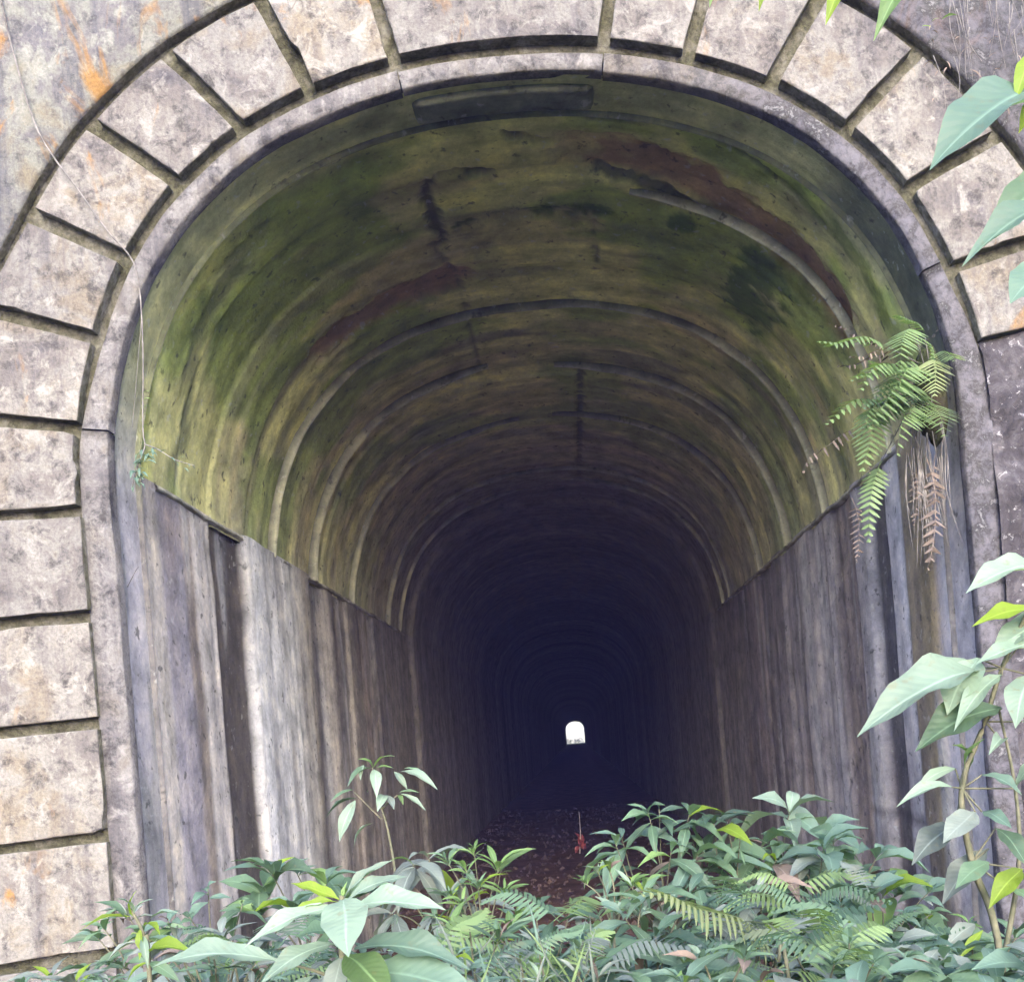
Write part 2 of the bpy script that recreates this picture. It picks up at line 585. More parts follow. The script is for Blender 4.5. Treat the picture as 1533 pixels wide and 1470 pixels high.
obj('loose_stones', make_mesh('loose_stones', pv, pf, M['pebble'], smooth=False), kind='stuff',
    label='loose reddish stones and litter strewn over the tunnel floor', category='stones')

# ------------------------------------------------------------------ the portal
portal = thing('tunnel_portal', 'weathered stone tunnel portal with arch of raised blocks around the opening', 'tunnel portal')

RIM_W = 0.145


def rim_w(s_):
    return 0.088 + 0.055 * sstep(4.4, 3.6, np.interp(s_, ss, PZ))


B0, B1 = 0.132, 0.640       # block zone across the ring
O_CH = 0.705                # where the spandrel starts
BY = 0.07                  # depth of the channels behind the block fronts


def flare(s_):
    """the ring of blocks widens a little down the piers"""
    return 0.24 * sstep(4.7, 3.7, np.interp(s_, ss, PZ))


def ring_strip(name, mat, s0, s1, o0, o1, y0, y1, parent, n=None, jitter=0.0, seed=0):
    """closed curved bar: front face at y0 between offsets o0..o1, back at y1"""
    n = n or max(3, int((s1 - s0) / 0.06))
    sv = np.linspace(s0, s1, n)
    vs = []
    b = 0.010
    w_ = rim_w(sv)
    rows = [(o0, 0, y1), (o0, 0, y0 + b), (o0 + b * 0.8, 0, y0), (o0, 0.5, y0 - 0.002), (o0 - b * 0.8, 1, y0), (o0, 1, y0 + b), (o0, 1, y1)]
    for r_, (oa, ow, y) in enumerate(rows):
        o = oa + ow * (w_ - o0)
        jit = jitter * (fbm(sv * 7, np.full(n, r_ * 1.3 + y * 5), seed) - 0.5)
        x, z = prof(sv, o + jit)
        vs.append(np.stack([x, np.full(n, y) + jit * 0.8, z], -1))
    vs = np.array(vs)
    R = len(rows)
    verts = vs.reshape(-1, 3).tolist()
    faces = []
    for r in range(R - 1):
        for i in range(n - 1):
            faces.append((r * n + i, (r + 1) * n + i, (r + 1) * n + i + 1, r * n + i + 1))
    faces.append([r * n for r in range(R)])
    faces.append([r * n + n - 1 for r in reversed(range(R))])
    return obj(name, make_mesh(name, verts, faces, mat), parent)


# radial joints of the arch measured in the photo: (outer end, inner end)
J = [((0, 624), (125, 637)), ((20, 472), (152, 508)), ((88, 337), (208, 398)), ((182, 215), (287, 290)), ((288, 120), (375, 207)),
     ((412, 40), (472, 150)), ((562, 0), (592, 100)), ((914, 0), (902, 62)), ((1052, 0), (1027, 98)), ((1212, 20), (1148, 132)),
     ((1352, 98), (1258, 200)), ((1475, 215), (1355, 285)), ((1533, 365), (1440, 398)), ((1640, 470), (1492, 512))]
joints = []
for outer, inner in J:
    so, oo = s_px(*outer)
    si, oi = s_px(*inner)
    # extend both ends to the edges of the block zone
    k0 = (B0 - oi) / (oo - oi)
    k1 = (B1 - oi) / (oo - oi)
    joints.append((si + (so - si) * k0, si + (so - si) * k1))
s_spring = joints[0][0]
# bed joints of the left pier (z at the inner end, z at the outer end)
pier = []
for yl, yr, xr in ((772, 766, 112), (932, 922, 122), (1099, 1084, 131), (1274, 1253, 142), (1452, 1428, 150)):
    si, _ = s_px(xr, yr)
    so, _ = s_px(0, yl)
    pier.append((si, si + (so - si) * 1.05))
pier.append((pier[-1][0] - 0.62, pier[-1][1] - 0.62))
left_edges = [(0.0, 0.0)] + list(reversed(pier))
all_j = left_edges + joints
GROOVE = 0.033


def block(s_a, s_b, seed, o0=B0, o1=B1):
    """one raised ashlar block between two joints (inner s, outer s)"""
    r = random.Random(seed)
    ga = GROOVE * r.uniform(0.8, 1.1)
    gb = GROOVE * r.uniform(0.8, 1.1)
    if s_a[0] == 0.0:
        ga = 0
    n = 12
    i0, i1 = s_a[0] + ga, s_b[0] - gb
    # channels keep their width away from the arch centre
    fo = 1.0
    e0, e1 = s_a[1] + ga * fo * 0.85, s_b[1] - gb * fo * 0.85
    outline = []
    for q in np.linspace(0, 1, n):
        outline.append((i0 + (i1 - i0) * q, o0))
    for q in np.linspace(0, 1, n)[1:-1]:
        outline.append((i1 + (e1 - i1) * q, o0 + (o1 - o0) * q))
    for q in np.linspace(1, 0, n):
        outline.append((e0 + (e1 - e0) * q, o1))
    for q in np.linspace(1, 0, n)[1:-1]:
        outline.append((i0 + (e0 - i0) * q, o0 + (o1 - o0) * q))
    so = np.array(outline)
    so[:, 1] += flare(so[:, 0]) * (so[:, 1] - o0) / (o1 - o0)
    x, z = prof(so[:, 0], so[:, 1])
    k = len(x)
    jx = (fbm(x * 9, z * 9, seed, 3) - 0.5) * 0.009
    jz = (fbm(x * 9, z * 9, seed + 5, 3) - 0.5) * 0.009
    x, z = x + jx, z + jz
    cx, cz = x.mean(), z.mean()
    bite = 0.16 * np.clip(fbm(x * 5, z * 5, seed + 21, 3) - 0.66, 0, 0.12)
    ll = np.hypot(cx - x, cz - z)
    x, z = x + (cx - x) / ll * bite, z + (cz - z) / ll * bite
    yf = r.uniform(-0.008, 0.006)
    ta, tb = r.uniform(-0.012, 0.012), r.uniform(-0.012, 0.012)
    verts, faces = [], []
    chip = 0.003 + 0.012 * np.clip(fbm(x * 6, z * 6, seed + 9, 3) - 0.45, 0, 1) * 3
    rows = [(0.0, BY + 0.05), (0.0, 0.006), (0.5, 0.002), (1.3, 0.0)]
    for ins, y in rows:
        dxc, dzc = cx - x, cz - z
        L = np.hypot(dxc, dzc)
        xx, zz = x + dxc / L * chip * ins, z + dzc / L * chip * ins
        yy = y + (yf if y < 0.05 else 0) + (ta * (xx - cx) + tb * (zz - cz) if y < 0.05 else 0)
        verts += list(zip(xx.tolist(), (yy + np.zeros(k)).tolist(), zz.tolist()))
    # inner rings so that the face can be a little uneven
    for fr in (0.75, 0.45):
        xx, zz = x + (cx - x) * (1 - fr), z + (cz - z) * (1 - fr)
        yy = yf + ta * (xx - cx) + tb * (zz - cz) + (fbm(xx * 4, zz * 4, seed + 2, 3) - 0.5) * 0.007
        verts += list(zip(xx.tolist(), yy.tolist(), zz.tolist()))
    verts.append((cx, yf, cz))
    for rr in range(5):
        for i in range(k):
            faces.append((rr * k + i, (rr + 1) * k + i, (rr + 1) * k + (i + 1) % k, rr * k + (i + 1) % k))
    for i in range(k):
        faces.append((5 * k + i, 6 * k, 5 * k + (i + 1) % k))
    mi = [1] * k + [0] * (len(faces) - k)
    me = make_mesh('block', verts, faces, None, smooth=False, mats=[M['block'], M['block_side']], midx=mi)
    return obj('block', me, portal)


for i in range(len(all_j) - 1):
    block(all_j[i], all_j[i + 1], 40 + i * 7)
s_end_right = joints[-1][0]
# right pier below the arch is eroded to its rubble core
nr, mr = 60, 16
sv = np.linspace(s_end_right - 0.02, SMAX, nr)
ov = np.linspace(RIM_W - 0.02, 0.95, mr)
SVV, OVV = np.meshgrid(sv, ov, indexing='ij')
X, Z = prof(SVV, OVV)
Yr = 0.055 - 0.15 * (fbm(X * 4.5, Z * 4.5, 31, 5) - 0.35)
rv = np.stack([X, Yr, Z], -1).reshape(-1, 3).tolist()
rf = grid_faces(nr, mr)[:, ::-1].tolist()
obj('rubble_core', make_mesh('rubble_core', rv, rf, M['rubble'], smooth=False), portal,
    label='dark eroded rubble of the right pier flecked with white lichen')

# channel backing behind the blocks
n = 220
sv = np.linspace(0, SMAX, n)
bv = []
for o in (0.05, O_CH + 0.02):
    x, z = prof(sv, o + (flare(sv) if o > 0.3 else 0))
    bv += list(zip(x.tolist(), [BY] * n, z.tolist()))
obj('channel', make_mesh('channel', bv, [(i, n + i, n + i + 1, i + 1) for i in range(n - 1)], M['channel']), portal)

# rim stones around the opening (split by cracks and at the keystone)
s_k0, s_k1 = joints[6][0], joints[7][0]
s_sl, s_sr = s_px(148, 641)[0], s_px(1405, 392)[0]
segs = [(0.0, s_sl - 0.005, 0.0), (s_sl + 0.004, s_k0 - 0.004, 0.0), (s_k0 + 0.003, s_k1 - 0.003, 0.018),
        (s_k1 + 0.004, s_sr - 0.004, 0.0), (s_sr + 0.004, SMAX, 0.004)]
for i, (a, b, dy) in enumerate(segs):
    lift = -0.006 if i == 2 else -0.014
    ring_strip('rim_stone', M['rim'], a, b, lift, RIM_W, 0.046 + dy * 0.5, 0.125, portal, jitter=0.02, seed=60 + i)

# soffit of the portal ring with its own weathering (vertex colours), from the rim back to the lining
sv = np.linspace(0, SMAX, 300)
yv = np.linspace(0.10, Y_RING + 0.03, 10)
SVV, YVV = np.meshgrid(sv, yv, indexing='ij')
dd = 0.002 + 0.006 * (fbm(YVV * 9, SVV * 2.5, 71, 4) - 0.5)
X, Z = prof(SVV, -dd)
ver = np.stack([X, YVV, Z], -1).reshape(-1, 3)
gn = fbm(SVV * 1.4, YVV * 7, 73, 4)
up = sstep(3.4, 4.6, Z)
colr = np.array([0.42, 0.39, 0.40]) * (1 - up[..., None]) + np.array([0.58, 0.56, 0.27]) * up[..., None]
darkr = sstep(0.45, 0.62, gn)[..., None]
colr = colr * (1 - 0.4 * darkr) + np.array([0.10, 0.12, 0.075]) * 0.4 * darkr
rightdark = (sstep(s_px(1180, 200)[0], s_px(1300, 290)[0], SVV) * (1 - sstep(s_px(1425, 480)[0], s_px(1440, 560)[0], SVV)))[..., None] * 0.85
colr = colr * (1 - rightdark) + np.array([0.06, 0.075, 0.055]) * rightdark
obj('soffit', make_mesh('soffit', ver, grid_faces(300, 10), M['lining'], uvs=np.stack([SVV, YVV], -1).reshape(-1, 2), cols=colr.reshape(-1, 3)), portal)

# keystone soffit slab: a rounded slab hanging a little below the ring
def slab(s0, s1, y0, y1):
    ns, nyy = 40, 14
    vs, fc = [], []
    for i in range(ns):
        a = -1 + 2 * i / (ns - 1)
        for j in range(nyy):
            b = -1 + 2 * j / (nyy - 1)
            s = (s0 + s1) / 2 + a * (s1 - s0) / 2
            y = (y0 + y1) / 2 + b * (y1 - y0) / 2
            e = max(abs(a) ** 26, abs(b) ** 12)
            # rounded corners in plan
            ax, bx = (abs(a) - 0.86) / 0.14, (abs(b) - 0.62) / 0.38
            if ax > 0 and bx > 0:
                h = math.hypot(ax, bx)
                if h > 1:
                    s -= math.copysign((h - 1) * 0.07, a)
                    y -= math.copysign((h - 1) * 0.06, b)
            o = -0.048 * (1 - min(1, e)) + 0.016 + 0.012 * (float(fbm(s * 5, y * 9, 77)) - 0.5)
            x, z = prof(s, o)
            vs.append((float(x), y, float(z)))
    return vs, grid_faces(ns, nyy).tolist()


vs, fc = slab(s_k0 + 0.02, s_k1 - 0.03, 0.17, Y_RING - 0.035)
cc = np.tile(np.array([0.16, 0.172, 0.125]), (len(vs), 1)) * (0.6 + 0.8 * fbm(np.array(vs)[:, 0] * 6, np.array(vs)[:, 1] * 20, 78))[:, None]
obj('keystone_slab', make_mesh('keystone_slab', vs, fc, M['lining'], uvs=[(v[0], v[1]) for v in vs], cols=cc), portal,
    label='rounded dark slab under the keystone')

# spandrel wall around the arch
n = 260
sv = np.linspace(0, SMAX, n)
vs = []
xo, zo = prof(sv, O_CH)
jit = (fbm(sv * 6, sv * 0, 91, 3) - 0.5) * 0.02
xo, zo = prof(sv, O_CH + jit + flare(sv))
HW, HT = 7.2, 7.7


def to_rect(x, z):
    k = 99
    ax, az = x, z - 2.2
    if abs(ax) > 1e-6:
        k = min(k, HW / abs(ax))
    if az > 1e-6:
        k = min(k, (HT - 2.2) / az)
    return ax * k, max(0 if z > 0.01 else -0.3, 2.2 + az * k) if az > 0 else z


rows = []
rows.append([(x, BY + 0.02, z) for x, z in zip(xo, zo)])
rows.append([(x, 0.014, z) for x, z in zip(xo, zo)])
rows.append([(x + (0.012 if x > 0 else -0.012) * (abs(x) > 1), 0.0, z + 0.012 * (z > 4)) for x, z in zip(xo, zo)])
outer = []
for x, z in zip(xo, zo):
    if z <= 2.2:
        outer.append((math.copysign(HW, x), z))
    else:
        outer.append(to_rect(x, z))
for q in (0.12, 0.3, 0.6, 1.0):
    rw = []
    for (x, z), (ex, ez) in zip(zip(xo, zo), outer):
        xx, zz = x + (ex - x) * q, z + (ez - z) * q
        rw.append((xx, 0.02 * (float(fbm(xx * 1.2, zz * 1.2, 95, 3)) - 0.5) if q < 1 else 0.0, zz))
    rows.append(rw)
rows.append([(x, 0.6, z) for x, _, z in rows[-1]])
verts = [v for r in rows for v in r]
faces = []
for r in range(len(rows) - 1):
    for i in range(n - 1):
        faces.append((r * n + i, (r + 1) * n + i, (r + 1) * n + i + 1, r * n + i + 1))
mi = [1] * (n - 1) + [0] * (len(faces) - (n - 1))
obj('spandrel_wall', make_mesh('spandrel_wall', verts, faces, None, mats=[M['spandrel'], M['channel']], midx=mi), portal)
# coping along the top of the wall
cv = [(-HW - 0.1, -0.12, HT - 0.02), (HW + 0.1, -0.12, HT - 0.02), (HW + 0.1, 0.75, HT - 0.02), (-HW - 0.1, 0.75, HT - 0.02)]
cv += [(x, y, z + 0.25) for x, y, z in cv]
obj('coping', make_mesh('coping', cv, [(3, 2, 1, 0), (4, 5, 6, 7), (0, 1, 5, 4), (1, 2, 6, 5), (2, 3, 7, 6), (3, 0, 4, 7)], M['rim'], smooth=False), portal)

# the far mouth, 240 m away
rows = [[(x, 241.2, z) for x, z in zip(*prof(sv, -0.02))], [(x, 242.0, z) for x, z in zip(*prof(sv, -0.02))], [(x, 242.0, z) for x, z in outer], [(x, 241.2, z) for x, z in outer]]
verts = [v for r in rows for v in r]
faces = [(r * n + i, (r + 1) * n + i, (r + 1) * n + i + 1, r * n + i + 1) for r in range(3) for i in range(n - 1)]
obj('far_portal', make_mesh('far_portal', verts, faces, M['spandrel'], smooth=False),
    label='far mouth of the tunnel, the small bright opening at its end', category='tunnel portal')

# pale rock added beyond the far mouth so that the opening turns white
rx, rz = np.linspace(-45, 45, 46), np.linspace(-0.5, 15, 14)
RX, RZ = np.meshgrid(rx, rz, indexing='ij')
RY = 292 + 0.35 * RZ + 3.0 * (fbm(RX * 0.2, RZ * 0.25, 411, 4) - 0.5) + 0.004 * RX ** 2
RZ2 = RZ + sstep(10, 15, RZ) * 3 * (fbm(RX * 0.15, RZ * 0, 412, 3) - 0.5)
t = NT('added_pale_rock')
a = t.noise(t.tc.outputs['Object'], 0.7, 6, 0.7)
added_pale_rock = t.done(t.ramp(a, [(0.3, (0.48, 0.46, 0.38)), (0.7, (0.66, 0.64, 0.55))]), 0.95, t.bump(a, 0.8, 0.3), 0.1)
rcv = np.concatenate([np.stack([RX, RY, RZ2], -1).reshape(-1, 3), np.stack([RX[:, -1], RY[:, -1] + 25, RZ2[:, -1] - 1], -1)])
rcf = grid_faces(46, 14)[:, ::-1].tolist() + [(i * 14 + 13, (i + 1) * 14 + 13, 46 * 14 + i + 1, 46 * 14 + i) for i in range(45)]
obj('added_rock_face', make_mesh('added_rock_face', rcv, rcf, added_pale_rock, smooth=False), label='pale sunlit rock face added beyond the far mouth to whiten the opening', category='rock face')

# ------------------------------------------------------------------ the lining
lining = thing('tunnel_lining', 'long streaked concrete tunnel lining, mossy vault over fluted grey side walls', 'tunnel lining', (0, Y_RING, 0))
ys = np.concatenate([np.arange(Y_RING, 7, 0.022), np.arange(7, 16, 0.06), np.arange(16, 60, 0.4), np.arange(60, 241.5, 4.0), [241.5]])
sL, sR = s_at_height(SPRING, -1), s_at_height(SPRING, 1)
LO = -0.024


def mixc(c, col, m):
    return c * (1 - m[..., None]) + np.array(col) * m[..., None]


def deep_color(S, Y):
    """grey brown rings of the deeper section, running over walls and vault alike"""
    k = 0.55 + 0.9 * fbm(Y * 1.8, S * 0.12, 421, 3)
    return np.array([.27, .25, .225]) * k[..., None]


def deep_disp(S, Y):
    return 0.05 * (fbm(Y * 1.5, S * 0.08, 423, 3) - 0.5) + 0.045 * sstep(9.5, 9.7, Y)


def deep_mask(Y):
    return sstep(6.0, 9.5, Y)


def wall_colors(S, Y, side):
    """vertical bands down the wall, measured along the depth"""
    if side < 0:
        st = [(0.42, (.40, .36, .31)), (0.60, (.40, .36, .31)), (0.66, (.25, .23, .24)), (0.95, (.22, .205, .22)), (1.02, (.30, .25, .205)), (1.12, (.20, .17, .14)),
              (1.2, (.44, .41, .38)), (1.46, (.42, .39, .36)), (1.53, (.085, .072, .062)), (2.10, (.075, .066, .058)), (2.17, (.30, .30, .30)), (2.26, (.50, .505, .51)),
              (2.5, (.48, .485, .49)), (2.8, (.53, .535, .54)), (3.3, (.46, .46, .45)), (3.8, (.30, .28, .24)), (4.0, (.16, .15, .145)), (4.35, (.22, .21, .20)), (4.6, (.33, .31, .28)),
              (4.9, (.13, .12, .115)), (5.5, (.28, .26, .23)), (5.8, (.15, .14, .13)), (6.6, (.26, .24, .22)), (7.0, (.13, .12, .12)), (8.2, (.22, .20, .19)), (9, (.14, .13, .125)), (11, (.2, .18, .17)), (240, (.16, .15, .14))]
    else:
        st = [(0.42, (.44, .41, .42)), (0.55, (.40, .37, .38)), (0.62, (.20, .165, .10)), (1.0, (.22, .18, .12)), (1.1, (.42, .40, .40)), (1.38, (.36, .34, .345)),
              (1.46, (.075, .07, .07)), (1.85, (.08, .075, .075)), (1.95, (.34, .325, .33)), (2.15, (.36, .34, .35)), (2.25, (.24, .20, .175)), (2.7, (.20, .17, .155)),
              (2.85, (.34, .32, .325)), (3.05, (.24, .22, .22)), (3.3, (.30, .285, .29)), (3.5, (.22, .205, .21)), (3.8, (.36, .345, .35)), (4.1, (.24, .225, .23)), (4.4, (.33, .31, .32)), (4.7, (.21, .195, .20)),
              (5.2, (.24, .22, .225)), (5.7, (.13, .12, .12)), (6.3, (.23, .20, .20)), (6.9, (.12, .11, .11)), (8, (.21, .19, .19)), (9.3, (.18, .165, .165)), (9.6, (.06, .055, .055)), (10, (.16, .15, .15)), (240, (.15, .14, .14))]
    yy = Y + 0.10 * (fbm(S * 0.9, Y * 1.2, 101 + side, 3) - 0.5)
    xs = [p for p, _ in st]
    c = np.stack([np.interp(yy, xs, [q[k] for _, q in st]) for k in range(3)], -1)
    a = fbm(Y * 3.2, S * 0.35, 103 + side, 3)
    c = c * np.array([1.24, 1.23, 1.24]) * (0.6 + 0.8 * a)[..., None]
    b = fbm(Y * 4, S * 0.6, 107 + side, 2)
    c = mixc(c, (.09, .082, .085), sstep(0.60, 0.78, b) * 0.5)
    w = fbm(Y * 4.5, S * 0.5, 109 + side, 2)
    c = mixc(c, (.46, .46, .47), sstep(0.60, 0.76, w) * 0.5)
    br = fbm(Y * 2.2, S * 0.7, 111 + side, 3)
    c = mixc(c, (.24, .18, .145), sstep(0.58, 0.74, br) * 0.4)
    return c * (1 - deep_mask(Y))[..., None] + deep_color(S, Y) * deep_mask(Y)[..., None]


def wall_disp(S, Y, side):
    d = 0.030 * (fbm(Y * 3.5, S * 0.15, 121 + side, 3) - 0.5) + 0.006 * (fbm(Y * 6, S * 0.3, 123 + side, 2) - 0.5) + 0.016 * (fbm(Y * 3, S * 3, 125 + side, 4) - 0.5)
    if side < 0:
        d = d - 0.035 * sstep(1.48, 1.56, Y) * (1 - sstep(2.09, 2.17, Y)) + 0.025 * sstep(2.1, 2.2, Y) * (1 - sstep(3.7, 4.1, Y))
        d = d - 0.03 * sstep(4.0, 4.15, Y) * (1 - sstep(4.3, 4.5, Y))
    else:
        d = d - 0.06 * sstep(1.40, 1.48, Y) * (1 - sstep(1.84, 1.94, Y)) - 0.05 * sstep(9.4, 9.6, Y) * (1 - sstep(9.8, 10.0, Y))
        d = d + 0.02 * sstep(0.55, 0.65, Y) * (1 - sstep(1.0, 1.1, Y))
    # stepped panels left by the shuttering
    edges = [4.0, 4.5, 4.95, 5.5, 6.1, 6.9, 7.8, 9, 10.2, 12, 14] if side < 0 else [2.2, 2.75, 3.05, 3.5, 4.1, 4.7, 5.2, 6.0, 7.0, 8.3, 11, 13]
    for k, e_ in enumerate(edges):
        d = d + (0.020 if k % 2 else -0.020) * sstep(e_ - 0.06, e_ + 0.06, Y + 0.05 * (fbm(S * 0.8, Y * 0, 131 + k, 2) - 0.5))
    # slow swelling of the rough cast walls
    d = d + 0.03 * (vnoise(Y * 0.9, S * 0.2, 127 + side) - 0.5) * sstep(2, 4, Y)
    return d * (1 - deep_mask(Y)) + deep_disp(S, Y) * deep_mask(Y)


def build_wall(side):
    n = 64
    sv = np.linspace(0, sL + 0.03, n) if side < 0 else np.linspace(sR - 0.03, SMAX, n)
    S, Y = np.meshgrid(sv, ys, indexing='ij')
    d = wall_disp(S, Y, side)
    # crack in the right wall
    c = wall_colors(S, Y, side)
    if side > 0:
        for path in ([(1303, 1068), (1288, 1110), (1272, 1150), (1266, 1195)], [(1295, 1212), (1335, 1222), (1385, 1236)]):
            hits = [lining_hit(*p) for p in path]
            dist = np.full(S.shape, 9.0)
            for (a0, b0), (a1, b1) in zip(hits[:-1], hits[1:]):
                vx, vy = a1 - a0, b1 - b0
                q = np.clip(((S - a0) * vx + (Y - b0) * vy) / (vx * vx + vy * vy), 0, 1)
                dist = np.minimum(dist, np.hypot(S - a0 - q * vx, Y - b0 - q * vy))
            m = np.exp(-(dist / 0.016) ** 2)
            d = d - 0.012 * m
            c = mixc(c, (.04, .036, .036), m * 0.85)
    x, z = prof(S, LO)
    x = x - np.interp(S, ss, NX) * d
    z = z - np.interp(S, ss, NZ) * d
    return obj('side_wall', make_mesh('side_wall', np.stack([x, Y, z], -1).reshape(-1, 3), grid_faces(n, len(ys)), M['lining'],
               uvs=np.stack([S, Y], -1).reshape(-1, 2), cols=c.reshape(-1, 3)), lining)


build_wall(-1)
build_wall(1)

n = 210
sv = np.linspace(sL - 0.03, sR + 0.03, n)
S, Y = np.meshgrid(sv, ys, indexing='ij')
LOV = LO + 0.010
d = 0.03 * (fbm(Y * 3.2, S * 0.25, 141, 3) - 0.5) + 0.008 * (fbm(Y * 10, S * 0.6, 143, 3) - 0.5) + 0.03 * (fbm(S * 2.5, Y * 2.5, 145, 5) - 0.5)
for k, y0 in enumerate((0.95, 1.55, 2.25, 3.0, 3.75, 4.55, 5.2, 5.95, 7.1, 8.1, 9.7, 11, 12.5, 14)):
    d = d + (0.02 if k % 2 else -0.02) * sstep(y0 - 0.03, y0 + 0.03, Y) * (1 if y0 < 6 else 0.3)
d = d * (1 - 0.6 * sstep(6, 14, Y))
side = (S - SC)
side_n = np.abs(side) / (sR - SC)
oliv, brown, moss, dark_, grey_ = (.58, .56, .21), (.50, .43, .21), (.26, .33, .065), (.22, .22, .12), (.46, .45, .34)
a = fbm(Y * 3.0, S * 0.45, 151, 5)
c = np.zeros(S.shape + (3,)) + np.array(oliv)
c = mixc(c, brown, sstep(0.52, 0.68, a) * 0.85)
b = fbm(Y * 3.6, S * 0.9, 153, 5)
c = mixc(c, dark_, sstep(0.56, 0.72, b) * 0.75)
g = fbm(S * 1.2, Y * 1.8, 155, 4)
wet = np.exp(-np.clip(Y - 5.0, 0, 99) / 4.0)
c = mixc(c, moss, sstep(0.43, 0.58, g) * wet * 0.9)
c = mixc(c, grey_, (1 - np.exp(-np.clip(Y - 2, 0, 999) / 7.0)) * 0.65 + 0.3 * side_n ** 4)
e = fbm(Y * 5, S * 0.8, 157, 4)
c = c * (1 + (0.8 * e - 0.4) * (1 - 0.6 * sstep(5, 12, Y)))[..., None]
w = fbm(Y * 4.2, S * 0.3, 159, 3)
c = mixc(c, (.48, .44, .29), sstep(0.62, 0.74, w) * 0.3)
# yellow green lip at the left springing near the mouth
m = (1 - sstep(0.50, 0.66, Y)) * (1 - sstep(SC - 2.0, SC - 1.2, S)) * sstep(0.35, 0.6, fbm(S * 2.5, Y * 3, 158, 3))
c = mixc(c, (.44, .43, .13), m * 0.85)


def patch(px, py, rs, ry, col, amount, depth=0.0, seed=0, ragged=0.5):
    global c, d
    s0, y0 = lining_hit(px, py)
    q = ((S - s0) / rs) ** 2 + ((Y - y0) / ry) ** 2 + ragged * 3 * (fbm(S * 7, Y * 12, 300 + seed, 5, 0.65) - 0.5)
    mm = 1 - sstep(0.45, 1.3, q)
    c = mixc(c, col, mm * amount)
    d = d - depth * mm


def band(path, half, col, amount, depth=0.0, seed=0, ragged=0.5):
    """streak along a measured path on the vault"""
    global c, d
    hits = [lining_hit(*p) for p in path]
    dist = np.full(S.shape, 9.0)
    for (a0, b0), (a1, b1) in zip(hits[:-1], hits[1:]):
        vx, vy = a1 - a0, b1 - b0
        q = np.clip(((S - a0) * vx + (Y - b0) * vy) / (vx * vx + vy * vy), 0, 1)
        dist = np.minimum(dist, np.hypot(S - a0 - q * vx, Y - b0 - q * vy))
    q = dist / half + ragged * (fbm(S * 9, Y * 14, 330 + seed, 5, 0.65) - 0.5) * 4.0
    mm = 1 - sstep(0.6, 1.3, q)
    c = mixc(c, col, mm * amount)
    d = d - depth * mm


RED = (.32, .19, .115)
band([(880, 238), (985, 262), (1090, 315), (1165, 375), (1215, 430), (1245, 480)], 0.20, RED, 0.85, 0.045, 1, 0.3)
band([(895, 268), (960, 285), (1040, 325)], 0.05, (.05, .055, .045), 0.8, 0.02, 2)
band([(500, 520), (560, 478), (620, 445), (670, 428)], 0.19, RED, 0.8, 0.04, 3, 0.35)
patch(1128, 445, 0.26, 0.55, (.07, .12, .025), 0.85, -0.01, 4, 1.2)
patch(1017, 346, 0.10, 0.12, (.055, .10, .02), 0.9, -0.01, 5, 0.9)
patch(492, 216, 0.22, 0.06, (.06, .11, .015), 0.9, 0, 6)
patch(860, 325, 0.25, 0.09, (.055, .095, .015), 0.9, 0, 7, 0.8)
band([(690, 350), (760, 335), (830, 325), (890, 345)], 0.05, (.045, .07, .015), 0.85, 0.012, 8, 0.9)
band([(660, 272), (690, 266), (735, 264)], 0.045, (.035, .03, .025), 0.95, 0.045, 9)
band([(757, 212), (785, 214), (815, 222)], 0.035, (.04, .038, .03), 0.9, 0.03, 10, 0.9)
band([(645, 285), (640, 310), (655, 350), (668, 372)], 0.035, (.04, .04, .03), 0.85, 0.03, 11, 0.9)
band([(885, 330), (890, 370), (892, 400)], 0.02, (.06, .055, .04), 0.7, 0.015, 12, 0.9)
band([(868, 560), (868, 620), (868, 680), (866, 720)], 0.035, (.05, .05, .04), 0.75, 0.02, 13, 0.8)
band([(648, 372), (690, 430), (712, 520), (722, 570)], 0.02, (.06, .06, .04), 0.6, 0.015, 14, 0.9)
band([(250, 470), (232, 560), (225, 640)], 0.07, (.42, .42, .11), 0.7, 0, 15, 0.5)
band([(395, 355), (330, 450), (295, 560), (285, 660)], 0.10, (.14, .15, .07), 0.6, 0.01, 16)
band([(880, 186), (1040, 205), (1150, 265), (1230, 345)], 0.02, (.05, .05, .04), 0.8, 0.015, 17, 0.6)
band([(1140, 260), (1240, 350), (1320, 470)], 0.06, (.15, .19, .04), 0.7, 0, 18, 0.8)
patch(800, 350, 0.5, 0.25, (.55, .48, .20), 0.6, 0, 19, 0.9)
patch(760, 240, 0.6, 0.25, (.55, .50, .21), 0.6, 0, 20, 0.9)
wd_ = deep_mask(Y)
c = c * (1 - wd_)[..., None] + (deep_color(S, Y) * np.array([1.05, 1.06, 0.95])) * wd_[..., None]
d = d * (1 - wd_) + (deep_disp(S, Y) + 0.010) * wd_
x, z = prof(S, LOV)
x = x - np.interp(S, ss, NX) * d
z = z - np.interp(S, ss, NZ) * d
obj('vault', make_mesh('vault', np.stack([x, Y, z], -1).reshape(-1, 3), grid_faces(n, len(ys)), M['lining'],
    uvs=np.stack([S, Y], -1).reshape(-1, 2), cols=c.reshape(-1, 3)), lining)
